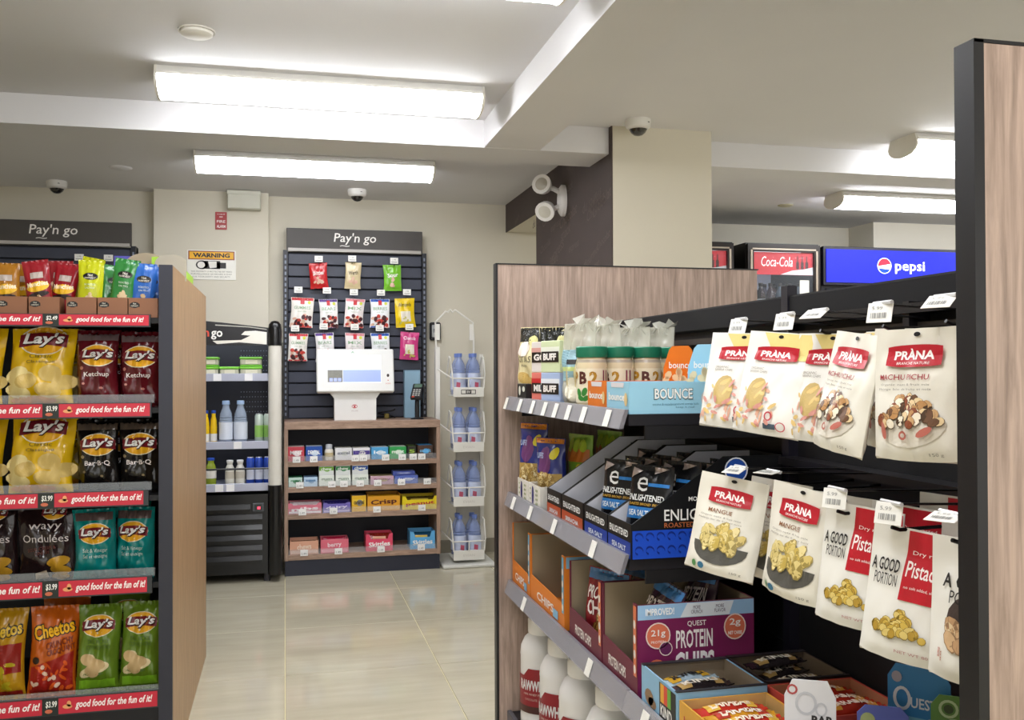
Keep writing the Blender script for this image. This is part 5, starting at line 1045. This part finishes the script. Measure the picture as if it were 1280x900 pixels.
t,w_,d_,h_=tall_carton(1.748,1.955,'#6A2238','#E07A50','maroon carton with purple protein lettering on its side, third shelf','PROTEIN CHIPS','m')
pr_=lambda a,z,l:(w_/2+EPS*l,a,z)
decal(t,'side_panel',fr(-d_/2+.001,.001,d_/2-.001,h_-.03),pr_,ink('#7A2454')); decal(t,'blue_band',fr(-d_/2+.001,h_-.03,d_/2-.001,h_-.001),pr_,ink('#9CC4E8'))
decal(t,'band_white',[fp([(-.035,h_-.029),(.07,h_-.029),(.08,h_-.002),(-.02,h_-.002)])],pr_,ink('#E4ECF4'),2); decal(t,'band_lettering',[ft('IMPROVED!',-.078,h_-.015,w=.06,h=.014,bold=.03)],pr_,ink('#F8FAFC'),3); decal(t,'band_small',[ft('MORE\nCRUNCH',-.0,h_-.015,w=.024,h=.016),ft('MORE\nFLAVOR',.05,h_-.015,w=.024,h=.016)],pr_,ink('#5A4A68'),3)
decal(t,'side_lettering',[ft('QUEST',-.0,h_-.043,w=.04,h=.012,bold=.01),ft('PROTEIN',-.005,h_-.072,w=.078,h=.036,bold=.02),ft('CHIPS',-.005,h_-.122,w=.085,h=.05,bold=.03)],pr_,ink('#F6F0EE'),2)
[decal(t,'badge',q_,pr_,ink('#E0785A'),2) for q_ in(fe(-.082,h_-.062,.026,.026,20,1),fe(.082,h_-.054,.024,.026,20,1),fe(-.085,h_-.128,.02,.02,16,1))]; decal(t,'badge_ring',[fring(-.082,h_-.062,.026,.026,.0025),fring(.082,h_-.054,.024,.026,.0025),fring(-.066,h_-.088,.014,.014,.002)],pr_,ink('#F0DCD4'),3); decal(t,'badge_lettering',[ft('21g',-.082,h_-.058,w=.03,h=.016,bold=.015),ft('2g',.082,h_-.046,w=.024,h=.017,bold=.015),ft('NET CARBS',.082,h_-.066,w=.03,h=.007,bold=.03),ft('PROTEIN',-.082,h_-.074,w=.03,h=.005)],pr_,ink('#FAF2EC'),4); decal(t,'small_badge',[fe(-.066,h_-.088,.0125,.0125,14,1)],pr_,ink('#6A2A5A'),3)
def qbag(seed,col,top):
    w,h=.125,.175; t=thing('protein_chip_bag','','chip bag'); b=Bag(w,h,.05,seed,pinch=.05,seal=.06); b.mb(10,12).build('pouch',foil(col,.3),t)
    decal(t,'blue_top',[fr(-w*.47,h*.85,w*.47,h*.985,6,2)],b.map,foil(top,.3)); decal(t,'lettering',[ft('PROTEIN',0,h*.7,w=w*.76,h=h*.17,bold=.02,rot=.05),ft('CHIPS',0,h*.5,w=w*.72,h=h*.19,bold=.02,rot=.05)],b.map,ink('#F0E4E0'),2)
    pile(t,b,'crisp_picture',.01,h*.06,w*.75,h*.36,14,seed,.016,.8,'tri',['#DDAA5A','#E8C078','#CF9844'],'#7A4A1C')
    return Kind(t)
QR=qbag(401,'#7E1E26','#4A7AB0'); QB=qbag(402,'#3A2436','#4A80B8')
for K,X,Y,z,rz,rx,ry,lab in((QR,.715,2.085,.004,-60,6,2,'red protein chip bag at the front of the maroon carton'),(QB,.79,2.085,.01,-70,8,0,'maroon and blue chip bag behind the red one'),(QB,.735,1.85,.03,-84,14,6,'maroon and blue chip bag lying tilted at the carton rim'),(QB,.835,1.852,.045,-86,12,-6,'maroon and blue chip bag twisted on top of the carton'),(QB,.82,2.4,.004,-64,6,0,'maroon and blue chip bag at the back of the orange carton'),(QB,.84,2.68,.01,-64,6,0,'maroon and blue chip bag at the back of the far orange carton')):
    q=K.put((X,Y,Z3+z),label=lab,group='protein chip bags'); q.rotation_euler=(Matrix.Rotation(R(rz),3,'Z')@Matrix.Rotation(R(ry),3,'Y')@Matrix.Rotation(R(-rx),3,'X')).to_euler()
# bar boxes on the near part of the third shelf
def bar_box(x0,x1,y0,y1,h,col,inner,lab,front=None,rimc=None):
    # x = depth into the shelf, y = along the shelf
    w=y1-y0; d=x1-x0; t=thing('bar_display',lab,'display box',((x0+x1)/2,(y0+y1)/2,Z3),AISLE,group='open bar boxes'); th=.003
    carton_open(t,w,d,h,th,board(col),'tray')
    MB().box(-w/2+th+.0003,w/2-th-.0003,-d/2+th+.0003,d/2-th-.0003,.003,.004).build('lining',board(inner),t)
    b=MB()
    for a in((-w/2+th,-w/2+th+.0006,-d/2+th,d/2-th),(w/2-th-.0006,w/2-th,-d/2+th,d/2-th)): b.box(*a,.004,h-.001)
    b.box(-w/2+th,w/2-th,d/2-th-.0006,d/2-th,.004,h-.001); b.build('inner_wall',board(inner),t)
    if rimc:
        MB().box(-w/2-.001,-w/2+.012,-d/2-.001,d/2+.001,h,h+.0015).build('rim',board(rimc),t); MB().box(w/2-.008,w/2+.001,-d/2-.001,d/2+.001,h,h+.0015).build('rim',board(rimc),t)
    return t,w,d
def bar(K,x,y,z,rz,lab,rx=0,ry=0): 
    q=K.put((x,y,z),label=lab,group='wrapped bars in the open boxes'); q.rotation_euler=(Matrix.Rotation(R(rz),3,'Z')@Matrix.Rotation(R(ry),3,'Y')@Matrix.Rotation(R(-90+rx),3,'X')).to_euler(); return q
def barkind(col,c2,tx,tc,seed,L=.13,W=.036):
    t=thing('wrapped_bar','','snack bar'); b=Bag(W,L,.02,seed,pinch=.03,seal=.05); b.mb(6,12).build('wrapper',foil(col,.3),t)
    v,f,_,_=_textmesh(tx,.03,0); fm=ft(tx,0,0,w=L*.62,h=W*.5,bold=.03); decal(t,'lettering',[([(-y_,L/2+x_) for x_,y_ in fm[0]],fm[1])],b.map,ink(tc),3); decal(t,'panel',[fr(-W*.4,L*.12,W*.4,L*.3,3,3)],b.map,ink(c2),2); decal(t,'second_panel',[fr(-W*.4,L*.7,W*.4,L*.85,3,2)],b.map,ink(c2),2); return Kind(t)
t,w_,d_=bar_box(.668,.842,1.555,1.725,.075,'#8CB8D8','#8A7A66','pale blue bar box with striped emblem, third shelf, beside the maroon carton',rimc='#2A2C30')
pf=plane_front(-d_/2); decal(t,'picture',[fe(-.045,.025,.022,.015,10,1),fe(-.03,.018,.02,.01,10,1)],pf,ink('#8A6A4A')); decal(t,'black_block',fr(.005,.002,.08,.07),pf,ink('#141416'),1); decal(t,'stripe_red',fr(.028,.036,.044,.07),pf,ink('#D8422A'),2); decal(t,'stripe_yellow',fr(.012,.036,.028,.07),pf,ink('#E8A82A'),2); decal(t,'stripe_green',fr(.044,.036,.06,.07),pf,ink('#6AA83A'),2); decal(t,'lettering',[ft('KIND',.038,.022,w=.052,h=.02,bold=.03)],pf,ink('#F4F2EE'),2)
KB=barkind('#B4CCDC','#D8A832','KIND','#2A2A2C',501); KD=barkind('#2A2224','#B8955A','KIND','#E8E0D0',502)
for i,(x,y,z,rz,ry) in enumerate(((.69,1.68,.045,-72,0),(.69,1.635,.05,-80,0),(.70,1.59,.05,-85,5))): bar(KB if i!=1 else KD,x,y,Z3+z,rz,'%s bar in the pale blue box'%['silvery blue wrapped','dark wrapped','silvery blue end'][i],ry=ry)
t,w_,d_=bar_box(.855,1.025,1.58,1.745,.07,'#3A2E2A','#7A6A58','dark brown bar box behind the pale blue one',rimc='#2A2426')
for i,(x,y,z,rz) in enumerate(((.89,1.68,.04,-70),(.885,1.63,.045,-85),(.88,1.70,.06,-80))): bar(KD,x,y,Z3+z,rz,'dark wrapped bar in the dark brown box, %s'%['far end','near end','on top'][i])
t,w_,d_=bar_box(.668,.835,1.385,1.545,.066,'#D8A03A','#C8A468','amber bar box with red lettered bars',rimc=None)
pf=plane_front(-d_/2); decal(t,'lettering',[ft('LARABAR',0,.035,w=.12,h=.022,bold=.03)],pf,ink('#B8322A'))
LB=barkind('#C8382A','#E8B84A','LARABAR','#F8E8D0',503); LY=barkind('#D89A2A','#B83A28','LARABAR','#F8ECD8',504)
for i,(K,x,y,z,rz) in enumerate(((LB,.69,1.521,.048,-86),(LY,.69,1.483,.05,-89),(LB,.69,1.446,.052,-87),(LY,.69,1.409,.05,-90))): bar(K,x,y,Z3+z,rz,'%s wrapped bar in the amber box'%['red, first','amber, second','red, third','amber, last'][i])
t,w_,d_=bar_box(.848,1.02,1.40,1.57,.07,'#C84A3A','#B87A5A','coral red bar box behind the amber one')
LR=barkind('#B8301E','#E09A3A','LARABAR','#F8DCC8',505)
for i,(x,y,z,rz) in enumerate(((.875,1.53,.055,-80),(.88,1.49,.055,-88),(.88,1.45,.058,-86))): bar(LR,x,y,Z3+z,rz,'deep red wrapped bar in the coral box, %s'%['far side','middle','near side'][i])
t,w_,d_=bar_box(.668,.82,1.215,1.375,.064,'#E4E4E6','#C9C9CC','white bar box at the lower edge of the photo')
# header cards
def header(x,y,z,w,h,col,lab,rz,rnd_=True):
    t=thing('header_card',lab,'header card',(x,y,z),R(rz),group='upright header cards'); b=MB(); b.prism([(-w/2,0),(w/2,0),(w/2,h*.85),(w/2-.012,h),(-w/2+.012,h),(-w/2,h*.85)],'y',0,.003); b.build('card',board(col),t); MB().prism([(.003,0),(.045,0),(.003,h*.8)],'x',-.004,.004).build('strut',board(col),t); return t,plane_front(0)
t,pf=header(.775,1.30,Z3+.004,.075,.165,'#E6E4E6','white header card with the word bar and faint circles',-28)
decal(t,'faint_letter',[fring(-.006,.13,.016,.018,.004,18),fring(.016,.122,.009,.011,.003,12)],pf,ink('#C9C9CE')); decal(t,'red_badge',[fring(-.026,.15,.008,.008,.003,12)],pf,ink('#B84A4A')); decal(t,'lettering',[ft('BAR',.018,.106,w=.032,h=.014,bold=.04)],pf,ink('#2A2628'),2)
t,w_,d_=bar_box(.855,1.022,1.215,1.39,.06,'#4A90C0','#6AA8C8','blue bar box under the tall blue header')
t,pf=header(.975,1.315,Z3+.034,.095,.135,'#3F86BC','tall blue header card at the back of the third shelf',-52)
decal(t,'faint_letter',[fring(-.025,.082,.014,.019,.005,18)],pf,ink('#E8E8EA'),2); decal(t,'lettering',[ft('UEST',.008,.078,w=.04,h=.017,bold=.02)],pf,ink('#E8E8EA'),2); decal(t,'badge',[fe(-.033,.115,.008,.009,12,1)],pf,ink('#B0A8B0'),2); decal(t,'pale_base',fr(-.049,.001,.049,.055),pf,ink('#7FB8C8'),1); decal(t,'cookie_picture',[fe(.022,.03,.022,.016,14,1),fe(.03,.04,.02,.012,12,1)],pf,ink('#1E1A1E'),2); decal(t,'cream_picture',[fe(.026,.048,.02,.01,12,1),fe(-.02,.02,.02,.008,12,1,-.4)],pf,ink('#E4DFCC'),3)
t,pf=header(.90,1.30,Z3+.034,.075,.085,'#6E78C8','violet header card with a pale dot, low on the third shelf',-30)
decal(t,'pale_dot',fe(-.022,.062,.011,.012,14,1),pf,ink('#C8D08A')); decal(t,'faint_letter',[fring(.008,.045,.013,.015,.004,14)],pf,ink('#D8DCF4'))
t,pf=header(.985,1.25,Z3+.034,.06,.11,'#6E9A4A','green header card cut by the dark panel edge',-40)
decal(t,'faint_letter',[fring(-.005,.09,.014,.014,.004,16),fring(.004,.06,.018,.016,.004,16)],pf,ink('#C8DCA8')); decal(t,'dark_dot',fe(-.005,.09,.007,.007,12,1),pf,ink('#4A5A34'),2)
# ================================================================ BOTTOM SHELF: protein tubs
Z4=SH[3][0]+.0006
def ptub():
    t=thing('protein_tub','','protein tub'); r=.067
    MB().lathe([(r*.9,0),(r,.008),(r,.03),(r*.985,.035),(r*.985,.2),(r,.205),(r*.97,.225),(r*.8,.25),(r*.6,.262)],24).build('tub',mat('#E9E7E6',.3),t)
    MB().lathe([(r*.62,.262),(r*.66,.266),(r*.66,.30),(r*.62,.305)],24).build('lid',mat('#EFEDEC',.35),t)
    cyl=lambda a,z,l:((r*1.0+EPS*l*1.3)*math.sin(a/r),-(r*1.0+EPS*l*1.3)*math.cos(a/r),z)
    v=[(-.075+.15*i/24,.045+(.105 + (.022 if i>9 else .022*max(0,(i-6)/3)))*j/3) for j in range(4) for i in range(25)]
    decal(t,'red_label',[(v,fr(0,0,1,1,24,3)[1])],cyl,ink('#8E1E28'),1); decal(t,'dark_base',[fr(-.075,.045,.075,.065,24,1)],cyl,ink('#4A2420'),2); decal(t,'lettering',[ft('RAWWHEY',.0,.125,w=.1,h=.03,bold=.04)],cyl,ink('#DDD8D8'),3); decal(t,'small_lettering',[ft('100% WHEY PROTEIN',.005,.1,w=.08,h=.006,bold=.02),ft('CHOCOLATE',-.01,.085,w=.04,h=.006)],cyl,ink('#C8A8A0'),3); decal(t,'figure',[ft('23',.035,.062,w=.016,h=.015,bold=.04)],cyl,ink('#E4E8F4'),4)
    return Kind(t)
PT=ptub()
for x,y,lab,rz in((.735,2.69,'white protein tub next to the far wood panel',-38),(.735,2.475,'white protein tub second from the far wood panel',-50),(.735,2.29,'white protein tub third from the far wood panel',-55),(.735,2.07,'white protein tub with only its lid and shoulder showing',-60)):
    PT.put((x,y,Z4),rz=R(rz),label=lab,group='white protein tubs')
# ================================================================ DRINK COOLERS (right room)
def glass_cooler(x0,x1,lab,full=True):
    y0=5.86; o=((x0+x1)/2,6.2,0); t=thing('glass_door_cooler',lab,'drinks cooler',o,group='glass-door coolers with red signs'); zt=2.06
    BK=mat('#1A1613',.35)
    b=MB(); b.box(x0,x0+.04,y0+.03,6.55,0,zt); b.box(x1-.04,x1,y0+.03,6.55,0,zt); b.box(x0+.04,x1-.04,6.5,6.55,0,zt); b.box(x0+.04,x1-.04,y0+.03,6.5,zt-.05,zt); b.box(x0+.04,x1-.04,y0+.03,6.5,0,.25); b.build('cabinet',BK,t,o)
    d=MB(); fw=.05
    for a in((x0+.005,x0+fw,.2,zt-.01),(x1-fw,x1-.005,.2,zt-.01),(x0+fw,x1-fw,zt-.06,zt-.01),(x0+fw,x1-fw,.2,.27)): d.box(a[0],a[1],y0,y0+.03,a[2],a[3])
    dr=d.build('door_frame',mat('#241C17',.35),t,o)
    b=MB(); e=.012
    for a in((x0+fw-e-.014,x0+fw-e,.26,zt-.05),(x1-fw+e,x1-fw+e+.014,.26,zt-.05),(x0+fw-e,x1-fw+e,zt-.048,zt-.038)): b.box(a[0],a[1],y0-.004,y0,a[2],a[3])
    b.build('metal_trim',mat('#B4A796',.3,.7),dr,o)
    MB().box(x0+fw,x1-fw,y0+.012,y0+.018,.27,zt-.06).build('glass',mat('#E4ECF2',.03,alpha=.04,var=0),dr,o)
    w=x1-x0-2*fw; c=(x0+x1)/2; zs=1.845
    s=MB().box(x0+fw,x1-fw,y0+.022,y0+.028,zs,zt-.062).build('sign_panel',mat('#B82530',.35,emit=.3,var=.04),t,o)
    pf=lambda a,z,l:(a,y0+.022-EPS*l*2-o[1],z)
    decal(s,'script_lettering',[ft('Coca-Cola',-w*.1,zs+.09,w=w*.52,h=.068,bold=0,shear=.22)],pf,mat('#F4F0F0',.3,emit=.3,var=0),2)
    decal(s,'bottle_picture',[fr(w*.22+.035*i,zs+.04,w*.22+.035*i+.022,zs+.09) for i in range(3)]+[fr(w*.22+.007+.035*i,zs+.09,w*.22+.015+.035*i,zs+.13) for i in range(3)],pf,ink('#4A1416'),2)
    decal(s,'silver_wave',[fp([(-w*.05,zs+.001),(w*.5,zs+.001),(w*.5,zs+.055),(w*.35,zs+.04),(w*.15,zs+.03)])],pf,mat('#C9CDD2',.3,emit=.15,var=.2,scale=60),3)
    MB().box(x0+.045,x1-.045,6.47,6.495,.26,1.98).build('back_lining',mat('#C4D0E0',.5),t,o)
    MB().box(x0+.06,x1-.06,6.02,6.05,1.955,1.98).build('light_strip',mat('#EEF4FF',.4,emit=8,var=0),t,o)
    for z in(1.545,1.2,.86,.52): MB().box(x0+.045,x1-.045,y0+.06,6.45,z-.012,z).build('shelf',mat('#B8BEC8',.4),t,o)
    MB().box(x1-fw-.1,x1-fw-.03,y0+.019,y0+.0215,1.7,1.81).build('sticker',mat('#E4E2D0',.4),t,o)
    return x0,x1,y0
a=glass_cooler(3.045,3.60,'glass-door cooler with a red script sign and bottles, next to the blue sign'); b_=glass_cooler(2.33,2.95,'glass-door cooler with a red sign, mostly hidden by the beige pier')
cc=['#7FA08A','#2A1A18','#3A2A30','#5A6A78','#2A2026','#6A7A88']
kinds=[Kind(bottle('bottle',.25,.034,mat(c,.1,alpha=.75),mat('#1E1C22',.4),'',(0,0,0),mat('#AEB6BE',.3,var=.2,scale=50),None,neck=.38,name='soda_bottle')) for c in cc]
for ci,(x0,x1,y0) in enumerate((a,b_)):
    for j in range(2):
        for i in range(6):
            if ci==1 and i<3: continue
            kinds[(i+j)%6].put((x0+.085+i*.073,y0+.11+j*.085,1.5456),label='soda bottle, %s along the %s row, %s'%(['first','second','third','fourth','fifth','sixth','seventh'][i],['front','rear'][j],['cooler beside blue sign','cooler half behind pier']  [ci]),group='soda bottles in the glass-door coolers')
o=(4.7,6.05,0); t=thing('blue_sign_cooler','wide black drinks cooler with a glowing blue sign','drinks cooler',o)
x0,x1,y0=3.625,5.9,5.86
MB().box(x0,x1,y0+.04,6.25,0,2.045).build('cabinet',mat('#15131A',.4),t,o)
MB().bbox(x0,x1,y0+.01,y0+.04,1.78,2.05,.003).build('sign_frame',mat('#1C1A26',.35),t,o)
s=MB().box(x0+.02,x1-.02,y0+.004,y0+.0098,1.80,2.03).build('sign_panel',mat('#0512A0',.6,emit=.85,var=.1,scale=1.5),t,o)
pf=lambda a,z,l:(a-o[0],y0+.004-o[1]-EPS*l*2,z)
cx=4.10; cz=1.922
decal(s,'roundel_white',fe(cx,cz,.056,.056,28,1),pf,mat('#F0F2F8',.3,emit=.8,var=0),1)
decal(s,'roundel_blue',[fp([(cx+.051*math.cos(a),cz+.051*math.sin(a)) for a in [math.pi+.35+ (math.pi-.9)*i/14 for i in range(15)]])],pf,mat('#1440B0',.3,emit=.6,var=0),2)
decal(s,'roundel_red',[fp([(cx+.051*math.cos(a),cz+.051*math.sin(a)) for a in [.25+(math.pi-.2)*i/14 for i in range(15)]])],pf,mat('#D8263A',.3,emit=.6,var=0),2)
decal(s,'lettering',[ft('pepsi',cx+.205,cz-.01,w=.24,h=.088,bold=.012)],pf,mat('#F4F6FA',.3,emit=.7,var=0),2)
decal(s,'pale_ribbon',[fp([(4.5,1.801),(5.87,1.801),(5.87,1.97),(5.2,1.9),(4.8,1.83)])],pf,mat('#3A5AD0',.3,emit=.7,var=0),1)
for i in range(3):
    xa=x0+.03+i*(x1-x0-.06)/3; xb=xa+(x1-x0-.06)/3-.02
    g=MB().box(xa,xb,y0+.02,y0+.0395,.2,1.76).build('door',mat('#23262E',.08,coat=.5),t,o); MB().box(xa+.02,xa+.04,y0-.02,y0+.0195,.8,1.4).build('handle',mat('#8A8A90',.3,.7),g,o)
